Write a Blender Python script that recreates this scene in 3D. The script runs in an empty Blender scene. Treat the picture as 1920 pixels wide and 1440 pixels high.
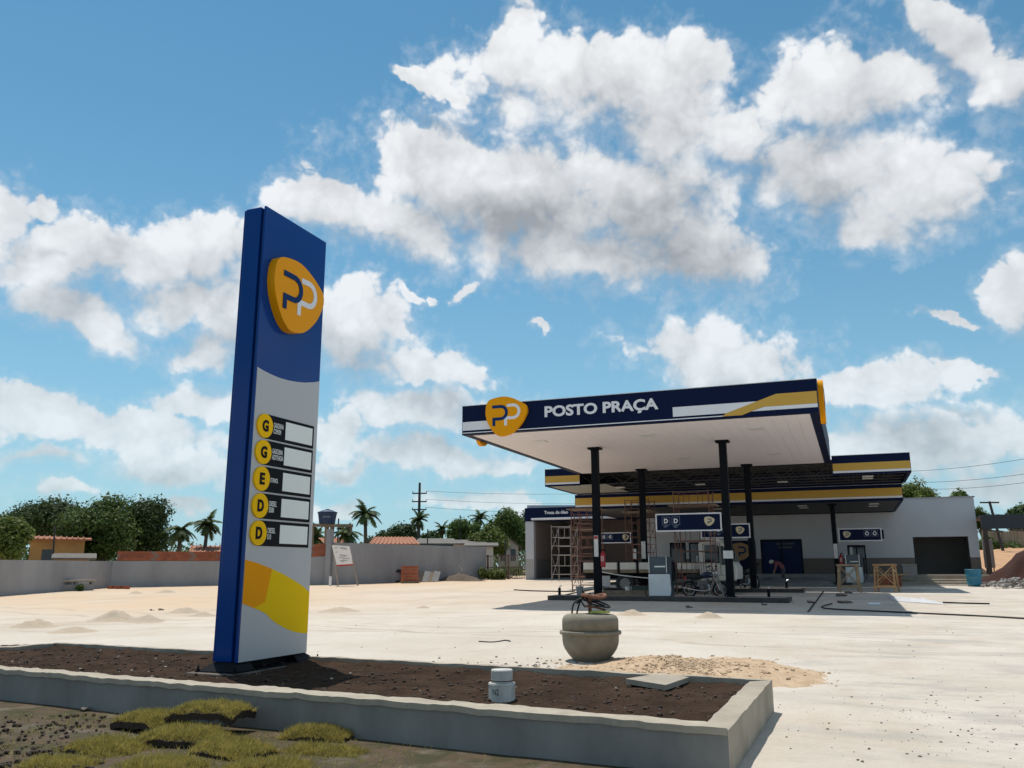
import bpy, math, random
from mathutils import Vector, Matrix, Euler, noise
R = math.radians
rnd = random.Random(7)
sc = bpy.context.scene
col = sc.collection

# ------------------------------------------------------------------ camera
F, PITCH, YAW, ROLL = 1573.7, 0.216685, 0.379499, -0.00194
CAM = Vector((0, 0, 1.5))
_f = Vector((-math.sin(YAW) * math.cos(PITCH), math.cos(YAW) * math.cos(PITCH), math.sin(PITCH)))
_r0 = Vector((math.cos(YAW), math.sin(YAW), 0)); _u0 = _r0.cross(_f)
_r = math.cos(ROLL) * _r0 + math.sin(ROLL) * _u0
_u = -math.sin(ROLL) * _r0 + math.cos(ROLL) * _u0
cam_d = bpy.data.cameras.new('camera'); cam = bpy.data.objects.new('camera', cam_d); col.objects.link(cam)
cam.matrix_world = Matrix(((_r.x, _u.x, -_f.x, CAM.x), (_r.y, _u.y, -_f.y, CAM.y), (_r.z, _u.z, -_f.z, CAM.z), (0, 0, 0, 1)))
cam_d.sensor_fit = 'HORIZONTAL'; cam_d.sensor_width = 36; cam_d.lens = F / 1920 * 36
cam_d.clip_start = .1; cam_d.clip_end = 8000
sc.camera = cam
def ray(x, y): return (_f + (x - 960) / F * _r - (y - 720) / F * _u)
def far(x, y, d):            # point seen in that direction at horizontal distance d
    v = ray(x, y); return CAM + v * (d / math.hypot(v.x, v.y))

# ------------------------------------------------------------------ sky, sun, exposure
SUN = Vector((-1.95, 1.45, 7.0)).normalized()          # towards the sun
wd = bpy.data.worlds.new('World'); sc.world = wd; wd.use_nodes = True
nt = wd.node_tree; nt.nodes.clear(); N = nt.nodes; L = nt.links
def nd(t, **kw):
    n = N.new(t)
    for k, v in kw.items(): setattr(n, k, v)
    return n
def mth(op, a, b=None, c=None, clamp=False):
    n = nd('ShaderNodeMath', operation=op); n.use_clamp = clamp
    for i, v in enumerate((a, b, c)):
        if v is None: continue
        if isinstance(v, (int, float)): n.inputs[i].default_value = v
        else: L.new(v, n.inputs[i])
    return n.outputs[0]
def ramp01(v, a, b):         # smoothstep
    n = nd('ShaderNodeMapRange', interpolation_type='SMOOTHSTEP'); L.new(v, n.inputs[0])
    n.inputs[1].default_value = a; n.inputs[2].default_value = b; return n.outputs[0]
tc = nd('ShaderNodeTexCoord'); DIR = tc.outputs['Generated']
sky = nd('ShaderNodeTexSky', sky_type='NISHITA'); sky.sun_disc = False
sky.sun_elevation = math.asin(SUN.z); sky.sun_rotation = math.atan2(SUN.x, SUN.y)
sky.altitude = 100; sky.air_density = 1.0; sky.dust_density = 0.2; sky.ozone_density = 1.0
def noise_tex(scale, detail, rough, vec, dist=0.0, lac=2.0):
    n = nd('ShaderNodeTexNoise'); n.inputs['Scale'].default_value = scale; n.inputs['Detail'].default_value = detail
    n.inputs['Roughness'].default_value = rough; n.inputs['Distortion'].default_value = dist; n.inputs['Lacunarity'].default_value = lac
    L.new(vec, n.inputs['Vector']); return n
def vm(op, a, b=None, c=None):
    n = nd('ShaderNodeVectorMath', operation=op)
    for i, v in enumerate((a, b, c)):
        if v is None: continue
        if isinstance(v, (tuple, Vector)): n.inputs[i].default_value = v
        else: L.new(v, n.inputs[i])
    return n
# warped direction: billowing outlines
w1 = noise_tex(9, 2, .5, DIR); w1v = vm('MULTIPLY_ADD', w1.outputs['Color'], (.09, .09, .07), (-.045, -.045, -.035))
w2 = noise_tex(34, 3, .6, DIR); w2v = vm('MULTIPLY_ADD', w2.outputs['Color'], (.034, .034, .03), (-.017, -.017, -.015))
WD = vm('ADD', vm('ADD', DIR, w1v.outputs[0]).outputs[0], w2v.outputs[0]).outputs[0]
def field(blobs, P):
    cur = None
    for i_, (x, y, rx, ry, a) in enumerate(blobs):
        if i_ % 8 == 7: P = vm('MULTIPLY_ADD', cur, (1e-9, 1e-9, 1e-9), P).outputs[0]      # keeps the node order short of temporaries
        c = ray(x, y).normalized(); s = 1 / (F * ray(x, y).length)
        e1 = (_r - c * _r.dot(c)).normalized(); e2 = c.cross(e1)      # e2 points down the picture
        if e2.dot(_u) > 0: e2 = -e2
        ca, sa = math.cos(R(a)), math.sin(R(a)); g1 = e1 * ca + e2 * sa; g2 = -e1 * sa + e2 * ca; g3 = g1.cross(g2)
        m = nd('ShaderNodeMapping', vector_type='TEXTURE'); L.new(P, m.inputs[0])
        m.inputs[1].default_value = c
        m.inputs[2].default_value = Matrix((g1, g2, g3)).transposed().to_euler()
        k = F * F * s                                   # pixels -> unit sphere
        k = 1 / (ray(x, y).length * F)
        m.inputs[3].default_value = (rx * k, ry * k, 1.0)
        l = vm('LENGTH', m.outputs[0]).outputs['Value']
        cur = l if cur is None else mth('SMOOTH_MIN', cur, l, .25)
    return mth('SUBTRACT', 1.0, cur)
CLOUDS = [(1120, 165, 230, 95, 5), (955, 95, 48, 85, 0), (1260, 215, 130, 120, 20), (800, 150, 50, 15, 25), (860, 170, 40, 14, 35), (1300, 110, 60, 60, 30),
    (800, 305, 125, 95, 0), (980, 385, 270, 120, 8), (1190, 385, 205, 115, 5), (1310, 475, 130, 70, 12), (1080, 480, 180, 62, 5), (620, 378, 95, 52, 15), (740, 425, 190, 60, 10),
    (1620, 170, 160, 85, 0), (1550, 320, 195, 95, 5), (1710, 365, 150, 70, 0), (1620, 415, 115, 50, 0), (1390, 260, 60, 70, 0),
    (1760, 55, 130, 55, 30), (1890, 140, 90, 75, 30), (5, 395, 55, 55, 0), (75, 402, 32, 20, 20),
    (130, 480, 190, 58, 3), (360, 480, 130, 68, -8), (140, 590, 140, 45, 22), (340, 560, 150, 45, 10), (440, 600, 90, 100, 20),
    (680, 615, 100, 78, 25), (795, 688, 125, 32, 14), (380, 655, 65, 42, 0), (1335, 672, 165, 75, 6), (1655, 722, 130, 42, 0), (1730, 832, 190, 62, 0),
    (60, 790, 170, 45, 8), (250, 812, 190, 36, 3), (390, 752, 95, 38, -5), (330, 872, 130, 38, 3), (90, 918, 90, 20, 0), (60, 855, 90, 22, 0),
    (820, 765, 150, 38, 5), (810, 850, 180, 38, 3), (650, 865, 70, 20, 0), (640, 800, 60, 28, 0), (1905, 565, 45, 65, 0), (1770, 598, 44, 9, 0), (1820, 700, 50, 15, 30),
    (745, 550, 28, 13, 20), (795, 558, 18, 12, 0), (868, 548, 34, 14, -20), (1010, 620, 20, 9, 0), (930, 942, 130, 22, 0), (625, 940, 60, 18, 0), (1850, 905, 130, 32, -4), (330, 940, 60, 14, 0)]
GREY = [(1210, 450, 215, 80, 8), (980, 410, 120, 50, 5)]
def shape(P):                # cloud cover towards a direction, the same cumulus going on outside the frame
    f_ = field(CLOUDS, P)
    f_ = mth('ADD', mth('MULTIPLY', f_, inside), mth('MULTIPLY', mth('MULTIPLY_ADD', noise_tex(3.6, 2, .5, P).outputs['Fac'], 4.0, -2.25), outside))
    return mth('MINIMUM', f_, .8)
inside = ramp01(vm('DOT_PRODUCT', DIR, tuple(_f)).outputs['Value'], .70, .78); outside = mth('SUBTRACT', 1.0, inside)
SH = tuple((SUN - _f * SUN.dot(_f)).normalized() * .042)          # a step through the cloud towards the sun
WS = vm('ADD', WD, SH).outputs[0]
vor = nd('ShaderNodeTexVoronoi', feature='F1'); vor.inputs['Scale'].default_value = 21; vor.inputs['Detail'].default_value = 2.0; vor.inputs['Roughness'].default_value = .55; vor.inputs['Lacunarity'].default_value = 2.3
wv = noise_tex(30, 2, .5, DIR); L.new(vm('ADD', DIR, vm('MULTIPLY_ADD', wv.outputs['Color'], (.03, .03, .03), (-.015, -.015, -.015)).outputs[0]).outputs[0], vor.inputs['Vector'])
puff = mth('SUBTRACT', .42, vor.outputs['Distance'])               # rounded cauliflower heads
fine = noise_tex(9, 7, .60, DIR, .2)
fine2 = noise_tex(9, 4, .55, vm('ADD', DIR, SH).outputs[0], .2)
hi = noise_tex(62, 4, .6, DIR, .3)
D1 = shape(WD); D2 = shape(vm('MULTIPLY_ADD', D1, (1e-9, 1e-9, 1e-9), WS).outputs[0])
D = mth('ADD', D1, mth('MULTIPLY_ADD', fine.outputs['Fac'], 1.2, -.20))
D = mth('ADD', D, mth('MULTIPLY', puff, .55))
D = mth('ADD', D, mth('MULTIPLY_ADD', hi.outputs['Fac'], .36, -.18))
above = mth('ADD', D2, mth('MULTIPLY_ADD', fine2.outputs['Fac'], 1.5, -.62))       # how much cloud lies towards the sun
soft = ramp01(above, -.2, .7)
mr = nd('ShaderNodeMapRange', interpolation_type='SMOOTHSTEP'); L.new(D, mr.inputs[0]); mr.inputs[1].default_value = -.10
L.new(mth('MULTIPLY_ADD', soft, .45, .24), mr.inputs[2])
veil = mth('MULTIPLY', ramp01(mth('ADD', D, mth('MULTIPLY_ADD', hi.outputs['Fac'], 1.2, -.6)), -.5, .4), .30)
mask = mth('MAXIMUM', mr.outputs[0], veil)
core = mth('MULTIPLY', ramp01(field(GREY, WD), -.5, .7), inside)
sh = mth('ADD', mth('MULTIPLY', ramp01(above, -.1, 1.5), .52), mth('MULTIPLY', core, .26))
sh = mth('ADD', sh, mth('MULTIPLY', mth('SUBTRACT', fine2.outputs['Fac'], fine.outputs['Fac']), 1.0))
sh = mth('ADD', sh, mth('MULTIPLY', puff, -.36), clamp=True)
cc = nd('ShaderNodeMix', data_type='RGBA'); L.new(sh, cc.inputs[0])
cc.inputs[6].default_value = (.93, .945, .96, 1); cc.inputs[7].default_value = (.36, .37, .39, 1)
# thin haze towards the horizon belongs to the sky itself
tint0 = vm('MULTIPLY', sky.outputs[0], (.55, 1.13, 1.17))
sep = nd('ShaderNodeSeparateXYZ'); L.new(DIR, sep.inputs[0])
hz = mth('MULTIPLY', mth('POWER', 2.718, mth('MULTIPLY', mth('MAXIMUM', sep.outputs[2], 0.0), -4.6)), .90)
hm = nd('ShaderNodeMix', data_type='RGBA'); L.new(hz, hm.inputs[0]); L.new(tint0.outputs[0], hm.inputs[6]); hm.inputs[7].default_value = (4.7, 6.4, 7.8, 1)
tint = nd('ShaderNodeVectorMath', operation='ADD'); L.new(hm.outputs[2], tint.inputs[0])
bg1 = nd('ShaderNodeBackground'); L.new(tint.outputs[0], bg1.inputs[0]); bg1.inputs[1].default_value = .095
bg2 = nd('ShaderNodeBackground'); L.new(cc.outputs[2], bg2.inputs[0]); bg2.inputs[1].default_value = 1.0
mx = nd('ShaderNodeMixShader'); L.new(mth('MULTIPLY', mask, mth('SUBTRACT', 1.0, mth('MULTIPLY', hz, .55))), mx.inputs[0]); L.new(bg1.outputs[0], mx.inputs[1]); L.new(bg2.outputs[0], mx.inputs[2])
wo = nd('ShaderNodeOutputWorld'); L.new(mx.outputs[0], wo.inputs[0])
wd.cycles.sampling_method = 'MANUAL'; wd.cycles.sample_map_resolution = 512

sl = bpy.data.lights.new('sun', 'SUN'); sl.energy = 4.2; sl.angle = R(.53); sl.color = (1, .95, .87)
so = bpy.data.objects.new('sun', sl); col.objects.link(so); so.location = (0, 0, 60)
so.rotation_euler = (-SUN).to_track_quat('-Z', 'Y').to_euler()
sc.view_settings.view_transform = 'Standard'; sc.view_settings.look = 'None'
sc.view_settings.gamma = 1; sc.view_settings.exposure = 0.0; sc.view_settings.use_curve_mapping = False
sc.cycles.use_denoising = True; sc.cycles.max_bounces = 8; sc.cycles.diffuse_bounces = 4; sc.cycles.glossy_bounces = 3
sc.cycles.transparent_max_bounces = 8; sc.cycles.caustics_reflective = False; sc.cycles.caustics_refractive = False

# ------------------------------------------------------------------ materials
MATS = {}
def mat(name, c, rough=.65, c2=None, var=.5, scale=2.0, bump=0., bscale=30., metal=0., spec=.5, coat=0., stretch=None, trans=None, detail=6, objrand=0.):
    if name in MATS: return MATS[name]
    m = bpy.data.materials.new(name); m.use_nodes = True; t = m.node_tree; p = t.nodes['Principled BSDF']
    p.inputs['Roughness'].default_value = rough; p.inputs['Metallic'].default_value = metal
    p.inputs['Specular IOR Level'].default_value = spec; p.inputs['Coat Weight'].default_value = coat; p.inputs['Coat Roughness'].default_value = .08
    g = t.nodes.new('ShaderNodeNewGeometry'); vec = g.outputs['Position']
    if stretch:
        mp = t.nodes.new('ShaderNodeMapping'); mp.inputs[3].default_value = stretch; t.links.new(vec, mp.inputs[0]); vec = mp.outputs[0]
    if c2 is None: c2 = tuple(x * .72 for x in c)
    n = t.nodes.new('ShaderNodeTexNoise'); n.inputs['Scale'].default_value = scale; n.inputs['Detail'].default_value = detail; n.inputs['Roughness'].default_value = .62
    t.links.new(vec, n.inputs['Vector'])
    r = t.nodes.new('ShaderNodeMapRange'); r.inputs[1].default_value = .5 - .22; r.inputs[2].default_value = .5 + .22
    r.inputs[3].default_value = .5 - var / 2 if var < 1 else 0; r.inputs[4].default_value = .5 + var / 2 if var < 1 else 1
    t.links.new(n.outputs['Fac'], r.inputs[0])
    x = t.nodes.new('ShaderNodeMix'); x.data_type = 'RGBA'; t.links.new(r.outputs[0], x.inputs[0])
    x.inputs[6].default_value = (*c2, 1); x.inputs[7].default_value = (*c, 1)
    out = x.outputs[2]
    if objrand:
        oi = t.nodes.new('ShaderNodeObjectInfo'); hs = t.nodes.new('ShaderNodeHueSaturation')
        rr = t.nodes.new('ShaderNodeMapRange'); rr.inputs[3].default_value = 1 - objrand; rr.inputs[4].default_value = 1 + objrand
        t.links.new(oi.outputs['Random'], rr.inputs[0]); t.links.new(rr.outputs[0], hs.inputs['Value']); t.links.new(out, hs.inputs['Color']); out = hs.outputs[0]
    t.links.new(out, p.inputs['Base Color'])
    rv = t.nodes.new('ShaderNodeMapRange'); rv.inputs[3].default_value = max(0, rough - .08); rv.inputs[4].default_value = min(1, rough + .08)
    t.links.new(n.outputs['Fac'], rv.inputs[0]); t.links.new(rv.outputs[0], p.inputs['Roughness'])
    if bump:
        b = t.nodes.new('ShaderNodeBump'); b.inputs['Strength'].default_value = 1; b.inputs['Distance'].default_value = bump
        n2 = t.nodes.new('ShaderNodeTexNoise'); n2.inputs['Scale'].default_value = bscale; n2.inputs['Detail'].default_value = 5
        t.links.new(vec, n2.inputs['Vector']); t.links.new(n2.outputs['Fac'], b.inputs['Height']); t.links.new(b.outputs[0], p.inputs['Normal'])
    if trans:
        tr = t.nodes.new('ShaderNodeBsdfTranslucent'); t.links.new(out, tr.inputs[0]); mxs = t.nodes.new('ShaderNodeMixShader'); mxs.inputs[0].default_value = trans
        o = t.nodes['Material Output']; t.links.new(p.outputs[0], mxs.inputs[1]); t.links.new(tr.outputs[0], mxs.inputs[2]); t.links.new(mxs.outputs[0], o.inputs[0])
    MATS[name] = m; return m
NAVY = mat('navy panel', (.0022, .0085, .042), .5, (.0018, .007, .035), spec=.12)
BLUE = mat('totem blue paint', (.0002, .048, .24), .13, (.0002, .042, .21), spec=.2, scale=1.2)
GROOVE = mat('totem groove', (.004, .02, .11), .3)
WHITE = mat('white panel', (.78, .78, .80), .42, (.72, .72, .74), scale=1)
GOLD = mat('gold stripe', (.60, .36, .07), .5, (.56, .33, .06), spec=.25)
AMBER = mat('amber acrylic', (.85, .345, .002), .4, (.82, .325, .002), spec=.12)
ORANGE = mat('orange vinyl', (.95, .36, .001), .5, (.92, .34, .001), spec=.08); YELLOW = mat('yellow vinyl', (.95, .60, .001), .5, (.92, .57, .001), spec=.08)
BLACKP = mat('black panel', (.005, .006, .009), .5, spec=.1); DISP = mat('blank display', (.84, .86, .82), .5, (.80, .82, .78)); SILVER = mat('silver grey totem panel', (.50, .50, .505), .35, (.47, .47, .475), scale=.8); DISC = mat('fuel disc yellow', (.98, .56, .002), .45, (.95, .53, .002), spec=.08)
STEEL = mat('dark painted steel', (.0055, .0075, .012), .55, (.004, .0055, .009), bump=.002, spec=.1)
CONC = mat('concrete', (.42, .365, .29), .92, (.25, .21, .16), scale=2.2, bump=.006, bscale=45, var=.9)
CONCD = mat('grey concrete', (.30, .29, .28), .9, (.22, .21, .205), scale=2.4, bump=.006, bscale=30, var=.9)
PLAST = mat('grey plastered wall', (.36, .362, .375), .92, (.23, .228, .235), scale=.5, bump=.006, bscale=8, var=1, stretch=(1, 1, .35), detail=8)
PAINT = mat('white wall paint', (.55, .555, .575), .85, (.46, .465, .485), scale=.4, bump=.003, bscale=20, var=.9)
TAUPE = mat('taupe wall paint', (.24, .19, .17), .85, (.26, .215, .195), scale=.8)
TILE = mat('brown wall tile', (.12, .098, .086), .5, (.13, .10, .085), scale=3)
DARK = mat('dark interior', (.26, .255, .25), .9)
GLASS = mat('dark shop glass', (.008, .011, .018), .08, spec=.6)
SOFF = mat('white soffit', (.86, .80, .82), .6, (.82, .76, .78), scale=.5, spec=.2)
SHEET = mat('corrugated roof sheet', (.075, .075, .072), .6, (.05, .05, .048))
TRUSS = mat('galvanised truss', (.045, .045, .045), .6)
RUST = mat('rusty steel', (.26, .105, .055), .85, (.13, .055, .035), scale=9, bump=.003, var=1)
SCAF = mat('scaffold steel', (.20, .085, .06), .75, (.11, .06, .05), scale=5, var=1)
SCAFG = mat('grey scaffold steel', (.34, .31, .29), .6, (.22, .19, .17), scale=5)
WOOD = mat('raw timber', (.48, .30, .15), .85, (.33, .19, .09), scale=6, stretch=(1, 1, .2), var=1)
WOODG = mat('weathered timber', (.30, .23, .16), .9, (.17, .125, .085), scale=5, var=1)
LIGHTM = mat('light fixture', (.82, .82, .80), .4)
PAPER = mat('paper notice', (.80, .79, .76), .7, (.55, .54, .52), scale=9, var=.7)
RED = mat('red enamel', (.45, .012, .02), .35); RUB = mat('black rubber', (.014, .014, .015), .7)
CHROME = mat('dull chrome', (.55, .55, .55), .28, metal=1); CLOTHD = mat('dark cloth', (.02, .022, .03), .9)
TRUCKW = mat('truck cream paint', (.66, .63, .57), .4, (.55, .52, .46), scale=3)
BARREL = mat('blue plastic', (.03, .20, .30), .45, (.02, .14, .22))
BRICKM = mat('red hollow brick', (.36, .105, .05), .85, (.24, .068, .033), scale=4, bump=.004, bscale=60, objrand=.18)
MORT = mat('mortar', (.26, .17, .13), .95)
RTILE = mat('clay roof tile', (.40, .165, .085), .85, (.24, .10, .055), scale=3, bump=.02, bscale=7, var=1)
OLDT = mat('old grey roof', (.17, .155, .135), .9, (.10, .09, .08), scale=1.5, var=1)
YWALL = mat('yellow ochre wall', (.42, .25, .085), .9, (.28, .16, .06), scale=1.2, var=1)
BWALL = mat('blue house wall', (.04, .13, .22), .85); LWALL = mat('pale house wall', (.60, .58, .55), .9, scale=1)
TANK = mat('blue tank plastic', (.01, .035, .10), .4); DRUM = mat('cement caked drum', (.25, .225, .175), .92, (.165, .145, .11), scale=5, bump=.006, bscale=50, var=1)
PIPEW = mat('weathered white pvc', (.66, .64, .58), .6, (.34, .33, .31), scale=7, var=1, stretch=(1, 1, .5))
LIME = mat('lime hose', (.50, .55, .09), .5)
TURFS = mat('turf soil edge', (.055, .036, .022), .95, (.03, .02, .013), scale=20, bump=.01, bscale=60, var=1)
GRASSB = mat('turf grass blades', (.50, .41, .11), .8, (.26, .215, .055), scale=9, trans=.3, var=1)
GRASSG = mat('green grass blades', (.07, .12, .018), .8, (.04, .075, .012), scale=3, trans=.3, var=1)
SANDM = mat('sand heap', (.48, .39, .295), .95, (.40, .32, .235), scale=6, bump=.012, bscale=30, var=1)
PILEM = mat('orange sandy rubble', (.56, .42, .285), .95, (.40, .265, .155), scale=5, bump=.02, bscale=35, var=1)
STONE = mat('loose stones', (.58, .44, .30), .95, (.38, .26, .165), scale=9, var=1)
STONEG = mat('grey clods', (.20, .175, .15), .95, (.10, .085, .07), scale=9, var=1)
REDEARTH = mat('red earth', (.045, .012, .006), .95, (.03, .008, .004), scale=1.5, bump=.03, bscale=9, var=1)
LATER = mat('orange dirt track', (.50, .30, .165), .95, (.40, .22, .115), scale=.8, bump=.02, bscale=10, var=1)
TARP = mat('white plastic sheet', (.74, .74, .76), .35, scale=3); TARPG = mat('grey plastic sheet', (.20, .21, .215), .4, scale=3)
BADGE = mat('badge blue', (.004, .038, .15), .4, spec=.1)
SKIN = mat('skin', (.22, .11, .07), .6); SHIRT = mat('red shirt', (.20, .05, .055), .85)
BARK = mat('bark', (.11, .085, .06), .95, (.06, .045, .03), scale=8, bump=.02, bscale=20, var=1)
def leafmat(n, a, b): return mat(n, a, .65, b, var=1, scale=.9, detail=4, trans=.28, spec=.3, objrand=.22)
LEAFD = leafmat('dark mango leaves', (.070, .115, .030), (.028, .055, .015)); LEAFM = leafmat('mid green leaves', (.105, .160, .036), (.045, .080, .018))
LEAFL = leafmat('bright green leaves', (.15, .19, .04), (.075, .105, .02)); LEAFP = leafmat('palm leaves', (.085, .125, .035), (.035, .06, .018))

# ------------------------------------------------------------------ mesh helpers
class MB:
    def __init__(s): s.v = []; s.f = []
    def quad(s, *p):
        i = len(s.v); s.v += [tuple(q) for q in p]; s.f.append(tuple(range(i, i + len(p)))); return s
    def hexa(s, p):          # 8 corners: bottom 4 ccw, top 4 ccw
        i = len(s.v); s.v += [tuple(q) for q in p]
        s.f += [tuple(i + k for k in q) for q in ((3, 2, 1, 0), (4, 5, 6, 7), (0, 1, 5, 4), (1, 2, 6, 5), (2, 3, 7, 6), (3, 0, 4, 7))]; return s
    def box(s, x0, x1, y0, y1, z0, z1):
        return s.hexa([(x0, y0, z0), (x1, y0, z0), (x1, y1, z0), (x0, y1, z0), (x0, y0, z1), (x1, y0, z1), (x1, y1, z1), (x0, y1, z1)])
    def bar(s, a, b, w, h=None, up=(0, 0, 1)):
        a, b = Vector(a), Vector(b); h = h or w; d = (b - a).normalized(); up = Vector(up)
        if abs(d.dot(up)) > .98: up = Vector((0, 1, 0))
        x = d.cross(up).normalized() * w / 2; y = x.cross(d).normalized() * h / 2
        return s.hexa([a - x - y, a + x - y, b + x - y, b - x - y, a - x + y, a + x + y, b + x + y, b - x + y])
    def tube(s, pts, r, n=8, cap=True):
        pts = [Vector(p) for p in pts]; rs = r if isinstance(r, (list, tuple)) else [r] * len(pts); i0 = len(s.v); prev = None
        for k, p in enumerate(pts):
            d = (pts[min(k + 1, len(pts) - 1)] - pts[max(k - 1, 0)]).normalized()
            x = (prev - d * prev.dot(d)) if prev is not None else d.cross(Vector((0, 0, 1)) if abs(d.z) < .95 else Vector((1, 0, 0)))
            x.normalize(); prev = x; y = d.cross(x)
            for j in range(n):
                t = 2 * math.pi * j / n; s.v.append(tuple(p + (x * math.cos(t) + y * math.sin(t)) * rs[k]))
        for k in range(len(pts) - 1):
            for j in range(n):
                a = i0 + k * n + j; b = i0 + k * n + (j + 1) % n; s.f.append((a, b, b + n, a + n))
        if cap: s.f.append(tuple(i0 + j for j in reversed(range(n)))); s.f.append(tuple(i0 + (len(pts) - 1) * n + j for j in range(n)))
        return s
    def lathe(s, prof, n=32, o=(0, 0, 0)):
        i0 = len(s.v)
        for (r, z) in prof:
            for j in range(n): t = 2 * math.pi * j / n; s.v.append((o[0] + r * math.cos(t), o[1] + r * math.sin(t), o[2] + z))
        for k in range(len(prof) - 1):
            for j in range(n): a = i0 + k * n + j; b = i0 + k * n + (j + 1) % n; s.f.append((a, b, b + n, a + n))
        s.f.append(tuple(i0 + j for j in reversed(range(n)))); s.f.append(tuple(i0 + (len(prof) - 1) * n + j for j in range(n))); return s
    def prism(s, poly, fn, d0, d1):      # fn(u,v,d) -> xyz ; poly counter-clockwise seen from +d
        i = len(s.v); n = len(poly)
        s.v += [tuple(fn(u, v, d0)) for u, v in poly] + [tuple(fn(u, v, d1)) for u, v in poly]
        s.f.append(tuple(i + k for k in reversed(range(n)))); s.f.append(tuple(i + n + k for k in range(n)))
        for k in range(n): s.f.append((i + k, i + (k + 1) % n, i + n + (k + 1) % n, i + n + k))
        return s
    def ribbon(s, path, w, fn, d0, d1):  # stroked open path
        n = len(path); lft = []; rgt = []
        for k in range(n):
            a = Vector(path[max(k - 1, 0)]); b = Vector(path[min(k + 1, n - 1)]); p = Vector(path[k])
            if 0 < k < n - 1:
                t1 = (p - a).normalized(); t2 = (b - p).normalized(); t = (t1 + t2).normalized(); m = min(1 / max(.3, t.dot(t1)), 1.8)
            else: t = (b - a).normalized(); m = 1
            nrm = Vector((-t.y, t.x)) * w / 2 * m; lft.append(p + nrm); rgt.append(p - nrm)
        i = len(s.v)
        for k in range(n):
            for q, d in ((lft[k], d0), (rgt[k], d0), (rgt[k], d1), (lft[k], d1)): s.v.append(tuple(fn(q.x, q.y, d)))
        for k in range(n - 1):
            a = i + 4 * k; b = a + 4
            for j in range(4): s.f.append((a + j, b + j, b + (j + 1) % 4, a + (j + 1) % 4))
        s.f.append((i, i + 1, i + 2, i + 3)); e = i + 4 * (n - 1); s.f.append((e + 3, e + 2, e + 1, e)); return s
    def mesh(s, name, m, off=(0, 0, 0), smooth=False):
        me = bpy.data.meshes.new(name); o = Vector(off)
        me.from_pydata([(v[0] - o.x, v[1] - o.y, v[2] - o.z) for v in s.v] if o.length else s.v, [], s.f); me.materials.append(m)
        if smooth: me.polygons.foreach_set('use_smooth', [True] * len(me.polygons))
        me.validate(); return me
    def build(s, name, m, parent=None, off=None, smooth=False, bevel=0, auto=None):
        o = off if off is not None else (origin(parent) if parent is not None else (0, 0, 0))
        ob = bpy.data.objects.new(name, s.mesh(name, m, o, smooth)); col.objects.link(ob)
        if parent is not None: ob.parent = parent
        if bevel:
            b = ob.modifiers.new('bevel', 'BEVEL'); b.width = bevel; b.segments = 2; b.limit_method = 'ANGLE'; b.angle_limit = R(40)
        return ob
def origin(p):               # world offset of a root (roots built from world coordinates are not turned)
    o = Vector((0, 0, 0))
    while p is not None: o += p.location; p = p.parent
    return o
def tag(o, label=None, cat=None, group=None, kind=None):
    for k, v in (('label', label), ('category', cat), ('group', group), ('kind', kind)):
        if v: o[k] = v
    return o
def thing(name, label, cat, loc=(0, 0, 0), rz=0, group=None):
    o = bpy.data.objects.new(name, None); col.objects.link(o); o.location = loc; o.rotation_euler = (0, 0, rz); o.empty_display_size = .2
    return tag(o, label, cat, group)
def solo(mb, name, m, label, cat, loc=(0, 0, 0), group=None, kind=None, smooth=False, bevel=0, rz=0):
    o = mb.build(name, m, None, off=(0, 0, 0), smooth=smooth, bevel=bevel); o.location = loc; o.rotation_euler[2] = rz
    return tag(o, label, cat, group, kind)
def copy_tree(o, parent=None):
    c = o.copy(); col.objects.link(c); c.parent = parent
    for ch in list(o.children): copy_tree(ch, c)
    return c
def front(y): return lambda u, v, d: (u, y - d, v)        # facing -Y, d proud of the wall
def side(x): return lambda u, v, d: (x + d, u, v)         # facing +X
def sidel(x): return lambda u, v, d: (x - d, u, v)        # facing -X
_fc = {}
def text(body, u0, u1, v0, v1, fn, d0, d1, m, parent, name='lettering', bold=.02, fit=True):
    cu = bpy.data.curves.new(name, 'FONT'); cu.body = body; cu.size = 1; cu.offset = bold; cu.fill_mode = 'BOTH'; cu.extrude = .05; cu.resolution_u = 4; cu.space_line = .85
    to = bpy.data.objects.new(name, cu); col.objects.link(to); bpy.context.view_layer.update()
    me = bpy.data.meshes.new_from_object(to.evaluated_get(bpy.context.evaluated_depsgraph_get())); bpy.data.objects.remove(to); bpy.data.curves.remove(cu)
    xs = [v.co.x for v in me.vertices]; ys = [v.co.y for v in me.vertices]; x0, x1, y0, y1 = min(xs), max(xs), min(ys), max(ys)
    off = origin(parent)
    for v in me.vertices:
        u = u0 + (v.co.x - x0) / (x1 - x0) * (u1 - u0); w = v0 + (v.co.y - y0) / (y1 - y0) * (v1 - v0); d = d1 if v.co.z > 0 else d0
        v.co = Vector(fn(u, w, d)) - off
    me.materials.clear(); me.materials.append(m); me.name = name
    ob = bpy.data.objects.new(name, me); col.objects.link(ob); ob.parent = parent; return ob
def wall_holes(mb, x0, x1, z0, z1, y0, y1, holes):
    xs = sorted({x0, x1, *[h[0] for h in holes], *[h[1] for h in holes]}); 
    for a, b in zip(xs, xs[1:]):
        hs = sorted([(h[2], h[3]) for h in holes if h[0] <= a and h[1] >= b]); z = z0
        for (h0, h1) in hs:
            if h0 > z + 1e-4: mb.box(a, b, y0, y1, z, h0)
            z = h1
        if z < z1 - 1e-4: mb.box(a, b, y0, y1, z, z1)
    return mb
KS = .017
def gz(y): return KS * min(max(0., y - 12.), 68.)
def fbm(x, y, s, oct=4, seed=0.): return noise.fractal(Vector((x * s + seed, y * s - seed, seed)), .9, 2.1, oct)
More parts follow.
